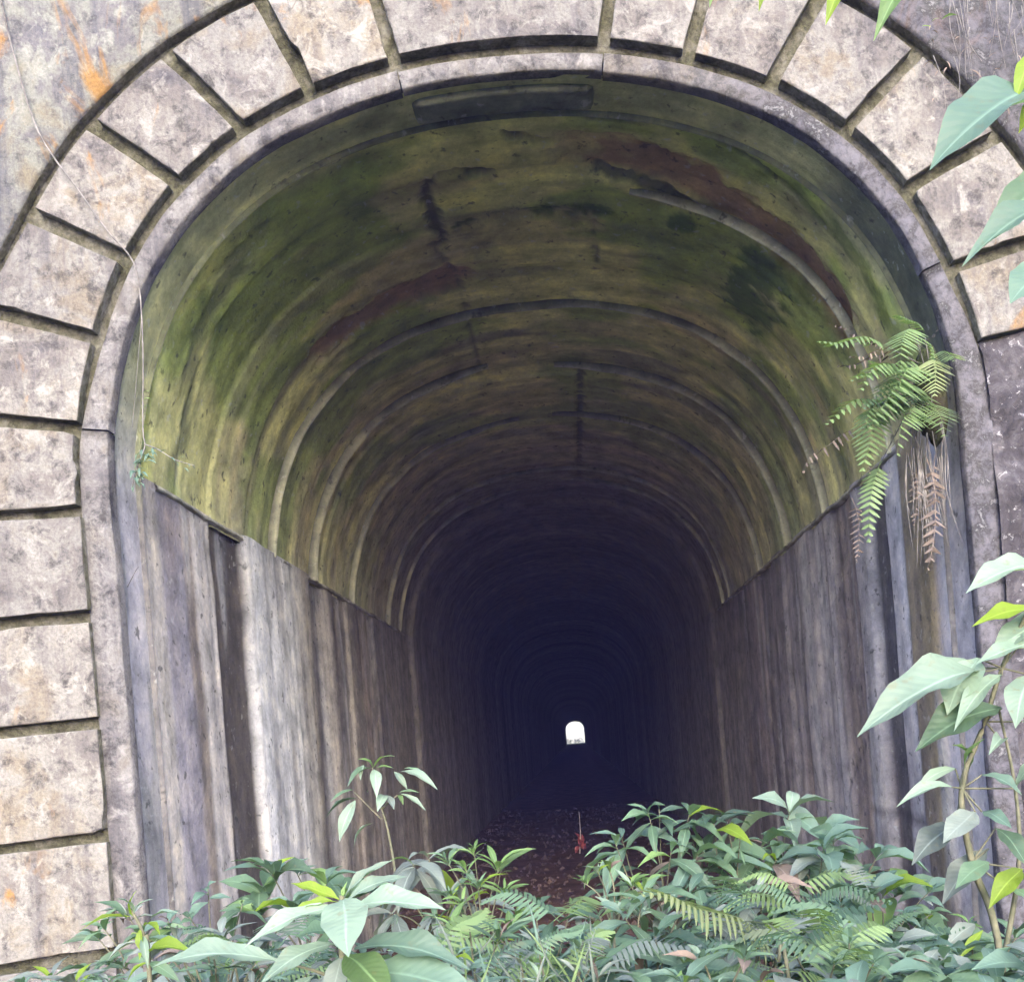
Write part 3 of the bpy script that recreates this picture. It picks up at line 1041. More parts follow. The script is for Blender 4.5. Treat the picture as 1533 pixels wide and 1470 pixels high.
# front edge of the lining, which shows as a thin step behind the portal ring
fs = np.linspace(0, SMAX, 260)
rowv = []
for o, y in ((0.03, Y_RING - 0.012), (LO + 0.006, Y_RING - 0.016), (LO - 0.004, Y_RING + 0.004)):
    xx, zz = prof(fs, o)
    rowv.append(np.stack([xx, np.full(260, y), zz], -1))
low = (1 - sstep(3.4, 3.9, rowv[0][:, 2]))[:, None]
lc = np.array([.14, .13, .125]) * low + np.array([.15, .155, .085]) * (1 - low)
lc = lc * (0.5 + fbm(fs * 3, fs * 0, 171, 4))[:, None]
obj('lining_edge', make_mesh('lining_edge', np.concatenate(rowv), [(r * 260 + i, (r + 1) * 260 + i, (r + 1) * 260 + i + 1, r * 260 + i + 1) for r in range(2) for i in range(259)],
    M['lining'], uvs=np.tile(np.stack([fs, fs * 0], -1), (3, 1)), cols=np.tile(lc, (3, 1))), lining)


# hoop ridges left by the shuttering
def ridge(y0, s0, s1, w, h, seed, wob=0.03):
    m = max(8, int(abs(s1 - s0) / 0.05))
    sv = np.linspace(s0, s1, m)
    fade = np.ones(m)
    if s0 > sL + 0.1:
        fade = np.minimum(fade, (sv - s0) / 0.5 + 0.05)
    if s1 < sR - 0.1:
        fade = np.minimum(fade, (s1 - sv) / 0.5 + 0.05)
    yc = y0 + wob * (fbm(sv * 0.8, sv * 0, seed, 3) - 0.5) * 2
    hh = h * fade * (0.5 + fbm(sv * 2.5, sv * 0, seed + 1, 3))
    vv = []
    for k, (yo, ho) in enumerate(((-w, -0.05), (-w * 0.7, 0.45), (-w * 0.1, 1.0), (w * 0.55, 0.8), (w, -0.05))):
        xx, zz = prof(sv, LOV - hh * ho + (0.03 if ho < 0 else 0.0) - 0.012)
        vv.append(np.stack([xx, yc + yo, zz], -1))
    vv = np.concatenate(vv)
    vt = (0.4 + 1.2 * fbm(sv * 2, sv * 0, seed + 2, 4))[None, :, None] * np.array([0.35, 0.8, 1.15, 0.8, 0.35])[:, None, None]  # relief shading put into the colour: light crest, dark creases along both sides
    rc = (np.array([.33, .325, .23]) * vt).reshape(-1, 3)
    return obj('ridge', make_mesh('ridge', vv, [(r * m + i, (r + 1) * m + i, (r + 1) * m + i + 1, r * m + i + 1) for r in range(4) for i in range(m - 1)], M['lining'],
               uvs=np.stack([np.tile(sv, 5), np.repeat(np.arange(5) * 0.03, m)], -1), cols=rc), lining)


cl, crr = SC - 0.50, SC + 0.46
for i, (px, py, rng_s, w, h) in enumerate((
        ((985), 302, (crr + 0.25, sR), 0.045, 0.040),
        (820, 460, (sL, sR), 0.05, 0.045),
        (700, 563, (sL, cl + 0.05), 0.06, 0.06), (880, 553, (crr - 0.3, sR), 0.06, 0.055),
        (735, 640, (sL, cl + 0.25), 0.06, 0.05), (890, 626, (crr - 0.35, sR), 0.06, 0.05),
        (860, 703, (sL, sR), 0.08, 0.05),
        (750, 742, (sL, cl + 0.2), 0.07, 0.05), (900, 722, (crr - 0.3, sR), 0.07, 0.05),
        (750, 768, (sL, cl + 0.3), 0.08, 0.05), (860, 790, (sL, sR), 0.1, 0.05), (860, 832, (sL, sR), 0.12, 0.05))):
    s0, y0 = lining_hit(px, py)
    ridge(y0, rng_s[0], rng_s[1], w * 0.45, h * 0.75, 180 + i * 4)


# springing course: a small uneven ledge where vault meets wall
def ledge(side):
    m = 400
    yv = np.linspace(0.62, 9.3, m)
    s0 = sL if side < 0 else sR
    gap = 0.022 * (fbm(yv * 4, yv * 0, 201 + side, 5))
    rows = []
    for ds, o in ((0.03, LO + 0.02), (0.012, LO - 0.006), (-0.010, LO - 0.010), (-0.022, LO + 0.03)):
        sx = s0 + (ds if side < 0 else -ds) + (gap - 0.009) * 1.5
        xx, zz = prof(sx, o - gap * 0.6)
        rows.append(np.stack([xx, yv, zz], -1))
    vv = np.concatenate(rows)
    cc = np.array([.36, .35, .29]) * (0.3 + 1.1 * fbm(np.tile(yv, 4) * 5, np.tile(yv, 4) * 0, 205 + side, 4))[:, None]
    return obj('springing_ledge', make_mesh('springing_ledge', vv, [(r * m + i, (r + 1) * m + i, (r + 1) * m + i + 1, r * m + i + 1) for r in range(3) for i in range(m - 1)],
               M['lining'], uvs=np.stack([np.zeros(4 * m), np.tile(yv, 4)], -1), cols=cc), lining)


ledge(-1)
ledge(1)

# ------------------------------------------------------------------ plants: leaf, stem and frond shapes
def leaf_mesh(width, arc, fold=0.18, n=6, belly=0.42, tip=1.25, wave=0.0, seed=0, petiole=0.05):
    """leaf with chord 0..1 along x, arching up by `arc`; uv = (along, across)"""
    r = random.Random(seed)
    vs, uv, fc = [], [], []
    ph = r.uniform(0, 6)
    for i in range(n + 1):
        q = i / n
        u = max(0, (q - petiole) / (1 - petiole))
        w = 0.5 * width * (math.sin(math.pi * u ** (math.log(0.5) / math.log(belly))) ** 0.85 if 0 < u < 1 else 0.0)
        w *= 1 if u < 0.55 else (1 - (u - 0.55) / 0.45) ** (tip - 1) if u < 1 else 0
        w = max(w, 0.012 * (1 - u) + 0.002)
        z = arc * 4 * q * (1 - q) * (1 - 0.35 * (q - 0.5))
        side = wave * math.sin(ph + q * 5) * 0.3
        for j in (-1, -0.5, 0, 0.5, 1):
            wv = wave * w * math.sin(q * 14 + ph + j) * abs(j)
            vs.append((q, j * w + side * w, z + abs(j) ** 1.3 * w * fold * 2 + wv))
            uv.append((q, j))
    for i in range(n):
        for j in range(4):
            fc.append((i * 5 + j, (i + 1) * 5 + j, (i + 1) * 5 + j + 1, i * 5 + j + 1))
    return vs, uv, fc


LEAF = {}


def leaf_data(kind, mat, k):
    key = (kind, mat, k)
    if key not in LEAF:
        r = random.Random(hash((kind, k)) % 1000 if False else k * 13 + len(kind))
        if kind == 'ovate':
            a = leaf_mesh(r.uniform(0.40, 0.50), r.uniform(0.08, 0.22), r.uniform(0.1, 0.3), 6, 0.40, 1.3, 0.12, k)
        elif kind == 'lance':
            a = leaf_mesh(r.uniform(0.24, 0.31), r.uniform(0.06, 0.2), r.uniform(0.1, 0.35), 6, 0.42, 1.3, 0.15, k)
        elif kind == 'narrow':
            a = leaf_mesh(r.uniform(0.15, 0.2), r.uniform(0.04, 0.2), r.uniform(0.1, 0.4), 6, 0.45, 1.1, 0.1, k)
        else:  # broad foreground leaf with more segments
            a = leaf_mesh(r.uniform(0.30, 0.36), r.uniform(0.05, 0.14), r.uniform(0.12, 0.25), 12, 0.45, 1.25, 0.22, k)
        LEAF[key] = make_mesh('leaf', a[0], a[2], M[mat], uvs=a[1])
    return LEAF[key]


def frame_to(base, tip, up=Vector((0, 0, 1)), wscale=1.0):
    xa = Vector(tip) - Vector(base)
    L = xa.length
    xa.normalize()
    za = Vector(up) - xa * xa.dot(Vector(up))
    if za.length < 1e-4:
        za = Vector((0, -1, 0.1)) - xa * xa.dot(Vector((0, -1, 0.1)))
    za.normalize()
    ya = za.cross(xa)
    m = Matrix((xa * L, ya * L * wscale, za * L)).transposed().to_4x4()
    m.translation = Vector(base)
    return m


def leaf(parent, base, tip, kind='lance', mat='green', up=None, wscale=1.0, k=None):
    k = rng.randrange(5) if k is None else k
    u = up or Vector((rng.uniform(-0.35, 0.35), rng.uniform(-0.8, 0.05), 1))
    return obj('leaf', leaf_data(kind, mat, k), parent, frame_to(base, tip, u, wscale))


def tube_geo(path, r0, r1, sides=6):
    vs, fc = [], []
    m = len(path)
    for i, p in enumerate(path):
        p = Vector(p)
        a = Vector(path[max(i - 1, 0)])
        b = Vector(path[min(i + 1, m - 1)])
        t_ = (b - a).normalized()
        ref = Vector((0.3, 0.2, 1)) if abs(t_.z) < 0.9 else Vector((1, 0.2, 0))
        e1 = t_.cross(ref).normalized()
        e2 = t_.cross(e1)
        r = r0 + (r1 - r0) * i / (m - 1)
        for q in range(sides):
            an = 2 * math.pi * q / sides
            vs.append(tuple(p + e1 * math.cos(an) * r + e2 * math.sin(an) * r))
    for i in range(m - 1):
        for q in range(sides):
            fc.append((i * sides + q, i * sides + (q + 1) % sides, (i + 1) * sides + (q + 1) % sides, (i + 1) * sides + q))
    fc.append(tuple(reversed(range(sides))))
    fc.append(tuple((m - 1) * sides + q for q in range(sides)))
    return vs, fc


def tubes(name, parent, specs, mat='stem'):
    vs, fc = [], []
    for path, r0, r1 in specs:
        a, b = tube_geo(path, r0, r1)
        k = len(vs)
        vs += a
        fc += [tuple(i + k for i in f) for f in b]
    return obj(name, make_mesh(name, vs, fc, M[mat]), parent)


def curve(points, n=10):
    """smooth path through the points"""
    p = [Vector(q) for q in points]
    out = []
    for i in range(len(p) - 1):
        a, b, c_, d_ = p[max(i - 1, 0)], p[i], p[i + 1], p[min(i + 2, len(p) - 1)]
        for k in range(n):
            q = k / n
            out.append(0.5 * (2 * b + (c_ - a) * q + (2 * a - 5 * b + 4 * c_ - d_) * q * q + (3 * b - a - 3 * c_ + d_) * q ** 3))
    out.append(p[-1])
    return out


def gz(x, y):
    return float(ground_z(x, y))


def shrub(name, label, top_px, y, clusters, per, kind, mat, size, spread=0.3, group=None, droop=0.5, mats=None, tall=0.42, lean=0.0):
    """bush whose highest point shows at top_px at depth y: twigs ending in whorls of leaves spread over a dome"""
    top = pix(top_px[0], top_px[1], y)
    bx, by = top.x - lean, y + 0.05
    g0 = gz(bx, by)
    root = thing(name, label, 'shrub', (bx, by, g0), group)
    base = Vector((bx, by, g0 - 0.03))
    apex = Vector((top.x, y, top.z - size * 0.3))
    tall = min(tall, (apex.z - base.z) * 0.8)
    hub = Vector((bx + lean * 0.6, by, max(base.z + 0.1, apex.z - tall * 1.15)))
    specs = [(curve([base, base.lerp(hub, 0.5) + Vector((rng.uniform(-.03, .03), 0, 0)), hub], 5), 0.008, 0.005)]
    for i in range(clusters):
        if i == 0:
            c_ = apex
            out = Vector((0, -0.1, 1))
        else:
            hgt = 1 - (i + 0.3) / clusters * rng.uniform(0.85, 1.1)
            hgt = max(-0.1, hgt)
            an = -math.pi / 2 + ((i * 2.399) % (2 * math.pi) - math.pi) * 0.78
            rr = math.sqrt(max(0.05, 1 - max(0, hgt) ** 2)) * rng.uniform(0.75, 1.15)
            c_ = Vector((apex.x + math.cos(an) * spread * rr, apex.y + math.sin(an) * spread * 0.8 * rr, apex.z - tall * (1 - hgt) + rng.uniform(-.05, .05)))
            out = Vector((math.cos(an), math.sin(an), 0.2 + hgt))
        c_.z = max(c_.z, gz(c_.x, c_.y) + 0.06)
        out.normalize()
        mid = hub.lerp(c_, 0.55) + Vector((rng.uniform(-.03, .03), rng.uniform(-.03, .03), 0.03))
        path = curve([hub, mid, c_], 5)
        specs.append((path, 0.0045, 0.0016))
        a0 = rng.uniform(0, 6.28)
        n_l = per + rng.randrange(-1, 2)
        wsz = rng.choice((0.55, 0.8, 1.0, 1.0, 1.25))
        whorl = mat if not mats or rng.random() > 0.45 else rng.choice(mats)
        for j in range(n_l):
            aa = a0 + j * 2.399
            q = j / max(1, n_l - 1)
            p = path[-1].lerp(path[-3], q * 0.8)
            ring = Vector((math.cos(aa), math.sin(aa) * 0.9, 0))
            dv = ring * 0.9 + out * 0.45 + Vector((0, 0, 0.35 - droop * (0.4 + 1.1 * q) * rng.uniform(0.6, 1.4)))
            L = size * wsz * rng.uniform(0.6, 1.15) * (0.6 + 0.45 * min(1, q * 2))
            mm = whorl if not mats or rng.random() > 0.12 else rng.choice(mats)
            rr_ = rng.random()
            if rr_ < 0.035:
                mm = 'dead'
            elif rr_ < 0.06:
                mm = 'lime'
            elif rr_ < 0.12:
                mm = 'bright'
            leaf(root, p, p + dv.normalized() * L, kind, mm, wscale=rng.uniform(0.75, 1.25))
    tubes('stem', root, specs)
    return root


def frond_mesh(pairs, width, arc, mat, seed, dead=False, droop=0.25):
    r = random.Random(seed)
    vs, uv, fc = [], [], []
    bend = r.uniform(-0.5, 0.5)

    def quadstrip(pts_, ws, across):
        k = len(vs)
        for (p, w) in zip(pts_, ws):
            vs.append(tuple(Vector(p) + across * w))
            vs.append(tuple(Vector(p) - across * w))
            uv.append((0.5, 0.4))
            uv.append((0.5, -0.4))
        for i in range(len(pts_) - 1):
            fc.append((k + 2 * i, k + 2 * i + 2, k + 2 * i + 3, k + 2 * i + 1))

    def spine(q):
        return Vector((q, bend * q * (1 - q), arc * 4 * q * (1 - q) + 0.05 * math.sin(q * 9 + seed) * q))

    quadstrip([spine(i / 10) for i in range(11)], [0.006 * (1 - i / 12) for i in range(11)], Vector((0, 1, 0)))
    for i in range(pairs):
        q = 0.14 + 0.86 * (i + 0.5) / pairs
        L = width * 0.5 * math.sin(math.pi * (0.12 + 0.88 * q) ** 0.9) ** 0.8 + 0.01
        pw = (0.40 if not dead else 0.22) * 0.86 / pairs
        for sd_ in (-1, 1):
            if dead and r.random() < 0.25:
                continue
            b = spine(q)
            sweep = 0.35 + 0.25 * q
            dr = -droop * r.uniform(0.6, 1.4) * (2.2 if dead else 1)
            dv = Vector((sweep, sd_, dr)).normalized()
            ll = L * r.uniform(0.85, 1.1) * (0.8 if dead else 1)
            ptsx = [b + dv * ll * kk + Vector((0, 0, -0.35 * droop * ll * kk * kk)) for kk in (0, 0.35, 0.7, 1.0)]
            quadstrip(ptsx, [pw * 0.8, pw, pw * 0.7, pw * 0.06], Vector((1, 0, 0.15 if not dead else r.uniform(-1, 1))).normalized())
    return make_mesh('frond', vs, fc, M[mat], uvs=uv, smooth=False)


FROND = {}


def frond(parent, base, tip, mat='fern', pairs=15, width=0.45, arc=0.12, up=None, dead=False, k=0):
    key = (mat, pairs, width, arc, dead, k)
    if key not in FROND:
        FROND[key] = frond_mesh(pairs, width, arc, mat, k + 5, dead)
    return obj('frond', FROND[key], parent, frame_to(base, tip, up or Vector((0, -0.5, 1))))


# ------------------------------------------------------------------ fern clump on the right jamb
fb = pix(1392, 575, 0.10)
fern = thing('wall_fern', 'bright green fern clump with withered fronds rooted on the right jamb', 'fern', fb)
yb = 0.06
FR = [  # base px, tip px, depth base, depth tip, kind, width
    ((1330, 520), (1222, 520), 0.10, -0.10, 'fern', 0.42), ((1385, 505), (1335, 478), 0.08, -0.02, 'fern', 0.6), ((1370, 500), (1348, 560), 0.08, -0.15, 'fern', 0.6),
    ((1385, 545), (1288, 578), 0.08, -0.18, 'fern', 0.5), ((1385, 555), (1336, 612), 0.08, -0.25, 'fern', 0.55), ((1370, 595), (1298, 655), 0.08, -0.28, 'fern', 0.55),
    ((1400, 530), (1428, 545), 0.05, -0.2, 'fern', 0.7), ((1395, 610), (1415, 655), 0.05, -0.25, 'fern', 0.7), ((1392, 635), (1343, 680), 0.05, -0.25, 'fern', 0.6),
    ((1350, 600), (1234, 630), 0.15, -0.02, 'fern', 0.4), ((1390, 540), (1398, 600), 0.05, -0.2, 'palefern', 0.55), ((1300, 610), (1290, 712), 0.12, -0.05, 'fern', 0.5),
    ((1385, 590), (1360, 640), 0.05, -0.2, 'fern', 0.7), ((1400, 570), (1375, 505), 0.08, 0.0, 'fern', 0.5), ((1320, 690), (1300, 812), 0.16, 0.10, 'fern', 0.35),
    ((1345, 560), (1300, 545), 0.1, -0.1, 'fern', 0.5)]
for i, (b, tp, d0, d1, mt, wd) in enumerate(FR):
    frond(fern, pix(*b, d0), pix(*tp, d1), mt, 13, wd, (0.10, 0.18, 0.26)[i % 3], dead=False, k=i % 5)
for i in range(7):
    b_ = (1375 + rng.uniform(-25, 25), 560 + rng.uniform(-40, 80))
    an = rng.uniform(2.2, 5.2)
    ln = rng.uniform(45, 90)
    tp_ = (b_[0] + math.cos(an) * ln, b_[1] - math.sin(an) * ln * 0.9 + 12)
    FR.append((b_, tp_, 0.07, -rng.uniform(0.0, 0.2), 'green' if i % 3 == 0 else 'fern', 0.55))
    frond(fern, pix(*b_, 0.07), pix(*tp_, FR[-1][3]), 'fern' if i % 3 else 'green', 13, 0.55, 0.16, k=i % 3)
DF = [((1345, 535), (1252, 555), 0.10, 0.0), ((1330, 530), (1245, 492), 0.1, 0.02), ((1290, 640), (1200, 710), 0.16, 0.02), ((1340, 530), (1270, 540), 0.1, -0.05), ((1385, 680), (1385, 860), 0.07, 0.04),
      ((1400, 680), (1402, 800), 0.07, 0.04), ((1370, 690), (1368, 790), 0.08, 0.05), ((1275, 745), (1280, 845), 0.25, 0.22), ((1310, 660), (1302, 710), 0.1, -0.08), ((1390, 790), (1395, 850), 0.06, 0.03), ((1380, 520), (1405, 495), 0.06, -0.05)]
for i, (b, tp, d0, d1) in enumerate(DF):
    frond(fern, pix(*b, d0), pix(*tp, d1), 'dead', 11, 0.34, 0.08, dead=True, k=i % 3)
cl_v, cl_f = [], []
for i in range(9):
    for j in range(9):
        a_, b_ = math.pi * i / 8, 2 * math.pi * j / 9
        q = Vector((math.sin(a_) * math.cos(b_), math.sin(a_) * math.sin(b_), math.cos(a_)))
        k_ = 0.75 + 0.7 * float(fbm(i * 0.9, j * 0.9, 401, 3))
        cl_v.append(tuple(fb + Vector((q.x * 0.075 * k_ + 0.01, q.y * 0.06 * k_ + 0.03, q.z * 0.24 * k_ - 0.06))))
for i in range(8):
    for j in range(9):
        cl_f.append((i * 9 + j, i * 9 + (j + 1) % 9, (i + 1) * 9 + (j + 1) % 9, (i + 1) * 9 + j))
obj('root_clump', make_mesh('root_clump', cl_v, cl_f, M['ground']), fern)
sp = []
for b, tp, d0, d1, mt, wd in FR:
    sp.append((curve([fb + Vector((rng.uniform(-.03, .03), 0.02, rng.uniform(-.1, .1))), pix(*b, d0)], 3), 0.004, 0.002))
for i in range(34):
    p = pix(1370 + rng.uniform(-15, 45), 640 + rng.uniform(-10, 60), 0.05)
    sp.append((curve([p, p + Vector((rng.uniform(-.03, .03), -0.01, -0.2)), p + Vector((rng.uniform(-.06, .06), 0.0, -rng.uniform(0.3, 0.6)))], 4), 0.003, 0.001))
tubes('root', fern, sp, 'twig')

# ------------------------------------------------------------------ hanging vine on the left, with fine twigs
vroot = pix(30, 100, -0.03)
vine = thing('hanging_vine', 'thin pale vine hanging down the left of the arch with small leaves', 'vine', vroot)
vp = [pix(-10, -60, -0.03), pix(15, 60, -0.03), pix(50, 180, -0.04), pix(80, 235, -0.05), pix(115, 282, -0.06), pix(160, 345, -0.06), pix(195, 385, -0.05), pix(208, 425, -0.02), pix(214, 520, 0.02), pix(214, 640, 0.03), pix(217, 668, 0.02), pix(205, 700, 0.0), pix(198, 730, 0.0)]
specs = [(curve(vp, 6), 0.0055, 0.003), (curve([pix(216, 665, 0.02), pix(235, 672, -0.02), pix(262, 688, -0.05), pix(292, 697, -0.07)], 5), 0.003, 0.0012),
         (curve([pix(200, 395, -0.03), pix(212, 455, 0.0), pix(205, 560, 0.05), pix(198, 640, 0.05)], 5), 0.002, 0.001),
         (curve([pix(190, 880, 0.2), pix(203, 855, 0.15), pix(208, 848, 0.12)], 4), 0.002, 0.001),
         (curve([pix(430, 0, -0.03), pix(436, 14, -0.03), pix(452, -20, -0.04)], 4), 0.003, 0.002)]
tubes('stem', vine, specs, 'twig')
for i in range(26):
    q = rng.random()
    b = pix(217 - 22 * q + rng.uniform(-3, 12), 668 + 55 * q, 0.0 + rng.uniform(-.03, .02))
    an = rng.uniform(-2.6, 0.3)
    leaf(vine, b, b + Vector((math.cos(an) * 0.06, rng.uniform(-0.05, 0.0), math.sin(an) * 0.045 - 0.01)), 'lance', 'teal')
for px, py in ((240, 678), (255, 685), (268, 690), (280, 694), (288, 697), (262, 692), (275, 700)):
    b = pix(px, py, -0.05)
    leaf(vine, b, b + Vector((rng.uniform(0.0, 0.04), -0.01, rng.uniform(-0.03, 0.02))), 'narrow', 'teal')
for py in (590, 612, 620, 640, 600):
    b = pix(214, py, 0.02)
    leaf(vine, b, b + Vector((rng.uniform(0.03, 0.05), -0.01, rng.uniform(-0.005, 0.01))), 'narrow', 'bright')

# dead roots and twigs hanging over the upper right of the wall
tw = thing('dead_creeper', 'tangle of dead pale twigs hanging on the upper right wall', 'creeper', pix(1480, 20, -0.02))
specs = []
for i in range(30):
    x0, y0 = rng.uniform(1395, 1560), rng.uniform(-60, 120)
    p = pix(x0, y0, -0.02 - rng.random() * 0.04)
    L = rng.uniform(0.12, 0.55)
    sx = rng.uniform(-0.15, 0.18)
    q1 = p + Vector((sx * L * 0.5 + rng.uniform(-.03, .03), rng.uniform(-.02, .01), -L * 0.5))
    q2 = q1 + Vector((sx * L + rng.uniform(-.05, .05), rng.uniform(-.02, .01), -L * 0.5))
    specs.append((curve([p, q1, q2], 4), 0.0028, 0.001))
tubes('stem', tw, specs, 'twig')
for i in range(34):
    p = pix(rng.uniform(1385, 1540), rng.uniform(0, 190), -0.04)
    leaf(tw, p, p + Vector((rng.uniform(-.06, .06), -0.02, rng.uniform(-.07, .01))), 'narrow', 'dead')
for px, py in ((1395, 33), (1380, 40), (1410, 30)):
    p = pix(px, py, -0.05)
    leaf(tw, p, p + Vector((rng.uniform(.03, .09), -0.02, rng.uniform(-.03, .02))), 'lance', 'bright')

# ------------------------------------------------------------------ overhanging tree on the right (trunk outside the frame)
ty = -2.7
tb = Vector((2.15, ty + 0.2, gz(2.15, ty + 0.2)))
tree = thing('overhanging_tree', 'slender tree at right whose large leaves hang into the top corner', 'tree', tb)
trunk_path = curve([tb + Vector((0, 0, -0.05)), tb + Vector((0.05, 0, 1.0)), tb + Vector((-0.05, 0.0, 2.1)), tb + Vector((-0.2, -0.05, 3.2)), tb + Vector((-0.45, -0.1, 4.0))], 6)
tubes('trunk', tree, [(trunk_path, 0.05, 0.02)], 'bark')
br = []
LV = [  # base, tip, depth base, depth tip, kind, mat, wscale
    ((1560, 140), (1392, 255), ty, ty - 0.1, 'broad', 'teal', 1.25), ((1600, 300), (1440, 400), ty, ty - 0.05, 'broad', 'teal', 0.75), ((1620, 250), (1470, 370), ty + .1, ty, 'broad', 'green', 0.8),
    ((1570, 395), (1512, 455), ty, ty - 0.1, 'broad', 'teal', 1.6), ((1545, 80), (1518, 155), ty, ty - 0.05, 'broad', 'lime', 0.9), ((1560, 150), (1525, 200), ty, ty - .05, 'broad', 'lime', 1.0),
    ((1380, -40), (1308, 62), ty, ty - 0.1, 'lance', 'bright', 0.9), ((1270, -30), (1236, 38), ty, ty - 0.05, 'lance', 'lime', 1.1), ((1150, -35), (1136, 18), ty, ty, 'lance', 'lime', 1.0), ((1075, -40), (1062, 12), ty, ty, 'lance', 'bright', 1.0),
    ((1600, 60), (1700, 150), ty, ty, 'broad', 'teal', 1.0), ((1500, -80), (1450, -20), ty, ty, 'broad', 'teal', 1.0), ((1640, -40), (1560, 30), ty, ty, 'broad', 'green', 1.0)]
for b, tp, d0, d1, kd, mt, ws in LV:
    pb = pix(*b, d0)
    leaf(tree, pb, pix(*tp, d1), kd, mt, up=Vector((0.25, -0.75, 1)), wscale=ws)
top = trunk_path[-1]
for pts_ in ([trunk_path[14], pix(1640, 90, ty), pix(1570, 120, ty), pix(1545, 80, ty)], [trunk_path[12], pix(1660, 270, ty), pix(1600, 300, ty)], [pix(1660, 270, ty), pix(1610, 360, ty), pix(1570, 395, ty)],
             [trunk_path[-3], pix(1500, -120, ty), pix(1380, -70, ty), pix(1260, -70, ty), pix(1140, -60, ty), pix(1070, -45, ty)], [pix(1570, 120, ty), pix(1562, 140, ty)], [pix(1640, 90, ty), pix(1630, 0, ty), pix(1640, -40, ty)],
             [pix(1275, -70, ty), pix(1270, -30, ty)], [pix(1390, -72, ty), pix(1380, -40, ty)], [pix(1152, -61, ty), pix(1150, -35, ty)]):
    br.append((curve(pts_, 5), 0.009, 0.003))
tubes('branch', tree, br, 'bark')

# ------------------------------------------------------------------ sapling at the lower right with large pale leaves
sy = -2.6
sb = pix(1500, 1600, sy)
sb.z = gz(sb.x, sy)
sap = thing('broadleaf_sapling', 'tall sapling with large pale leaves in front of the right jamb', 'sapling', sb)
main = [sb, pix(1500, 1450, sy), pix(1455, 1290, sy), pix(1440, 1180, sy), pix(1475, 1080, sy), pix(1500, 1000, sy), pix(1545, 900, sy), pix(1575, 820, sy)]
specs = [(curve(main, 6), 0.011, 0.004), (curve([pix(1500, 1450, sy), pix(1525, 1300, sy), pix(1520, 1180, sy), pix(1495, 1060, sy)], 5), 0.008, 0.003)]
SL = [  # base, tip, mat, wscale, kind
    ((1475, 1005), (1283, 1103), 'pale', 0.85, 'broad'), ((1465, 985), (1418, 1070), 'pale', 1.7, 'broad'), ((1470, 1000), (1330, 1030), 'pale', 0.9, 'broad'), ((1500, 1010), (1428, 1095), 'pale', 0.7, 'broad'),
    ((1560, 850), (1446, 888), 'pale', 1.1, 'broad'), ((1560, 915), (1455, 938), 'lime', 1.0, 'broad'), ((1580, 930), (1480, 985), 'pale', 1.1, 'broad'), ((1560, 960), (1460, 995), 'pale', 0.9, 'broad'),
    ((1500, 1060), (1370, 1125), 'green', 1.2, 'broad'), ((1540, 1010), (1520, 1090), 'pale', 1.4, 'broad'), ((1430, 1150), (1368, 1185), 'pale', 1.1, 'lance'), ((1425, 1178), (1342, 1208), 'pale', 0.9, 'lance'),
    ((1470, 1160), (1530, 1190), 'teal', 1.2, 'broad'), ((1460, 1215), (1412, 1262), 'grey', 1.3, 'broad'), ((1430, 1235), (1365, 1295), 'grey', 1.2, 'broad'), ((1470, 1215), (1515, 1240), 'teal', 1.2, 'broad'),
    ((1450, 1150), (1425, 1115), 'bright', 0.8, 'lance'), ((1445, 1150), (1475, 1105), 'bright', 0.8, 'lance'), ((1480, 1270), (1410, 1355), 'grey', 1.1, 'broad'), ((1500, 1110), (1480, 1130), 'pale', 0.9, 'lance'),
    ((1520, 1180), (1560, 1130), 'pale', 1.0, 'broad'), ((1490, 1240), (1540, 1300), 'green', 1.2, 'broad'), ((1530, 960), (1570, 1030), 'green', 1.2, 'broad'), ((1530, 1080), (1600, 1110), 'green', 1.2, 'broad'), ((1575, 820), (1640, 790), 'pale', 1.0, 'broad'), ((1575, 820), (1560, 760), 'bright', 0.9, 'lance'),
    ((1480, 1290), (1430, 1330), 'green', 1.3, 'broad'), ((1510, 1330), (1560, 1360), 'green', 1.2, 'broad'), ((1530, 1300), (1480, 1360), 'lime', 1.0, 'broad')]
for b, tp, mt, ws, kd in SL:
    d0 = sy + rng.uniform(-.05, .05)
    leaf(sap, pix(*b, d0), pix(*tp, d0 - rng.uniform(0.02, 0.12)), kd, mt, up=Vector((rng.uniform(-.2, .2), -0.7, 1)), wscale=ws)
    near = min(main[1:], key=lambda q: (q - pix(*b, sy)).length)
    specs.append((curve([near, pix(*b, d0)], 3), 0.003, 0.002))
tubes('stem', sap, specs)

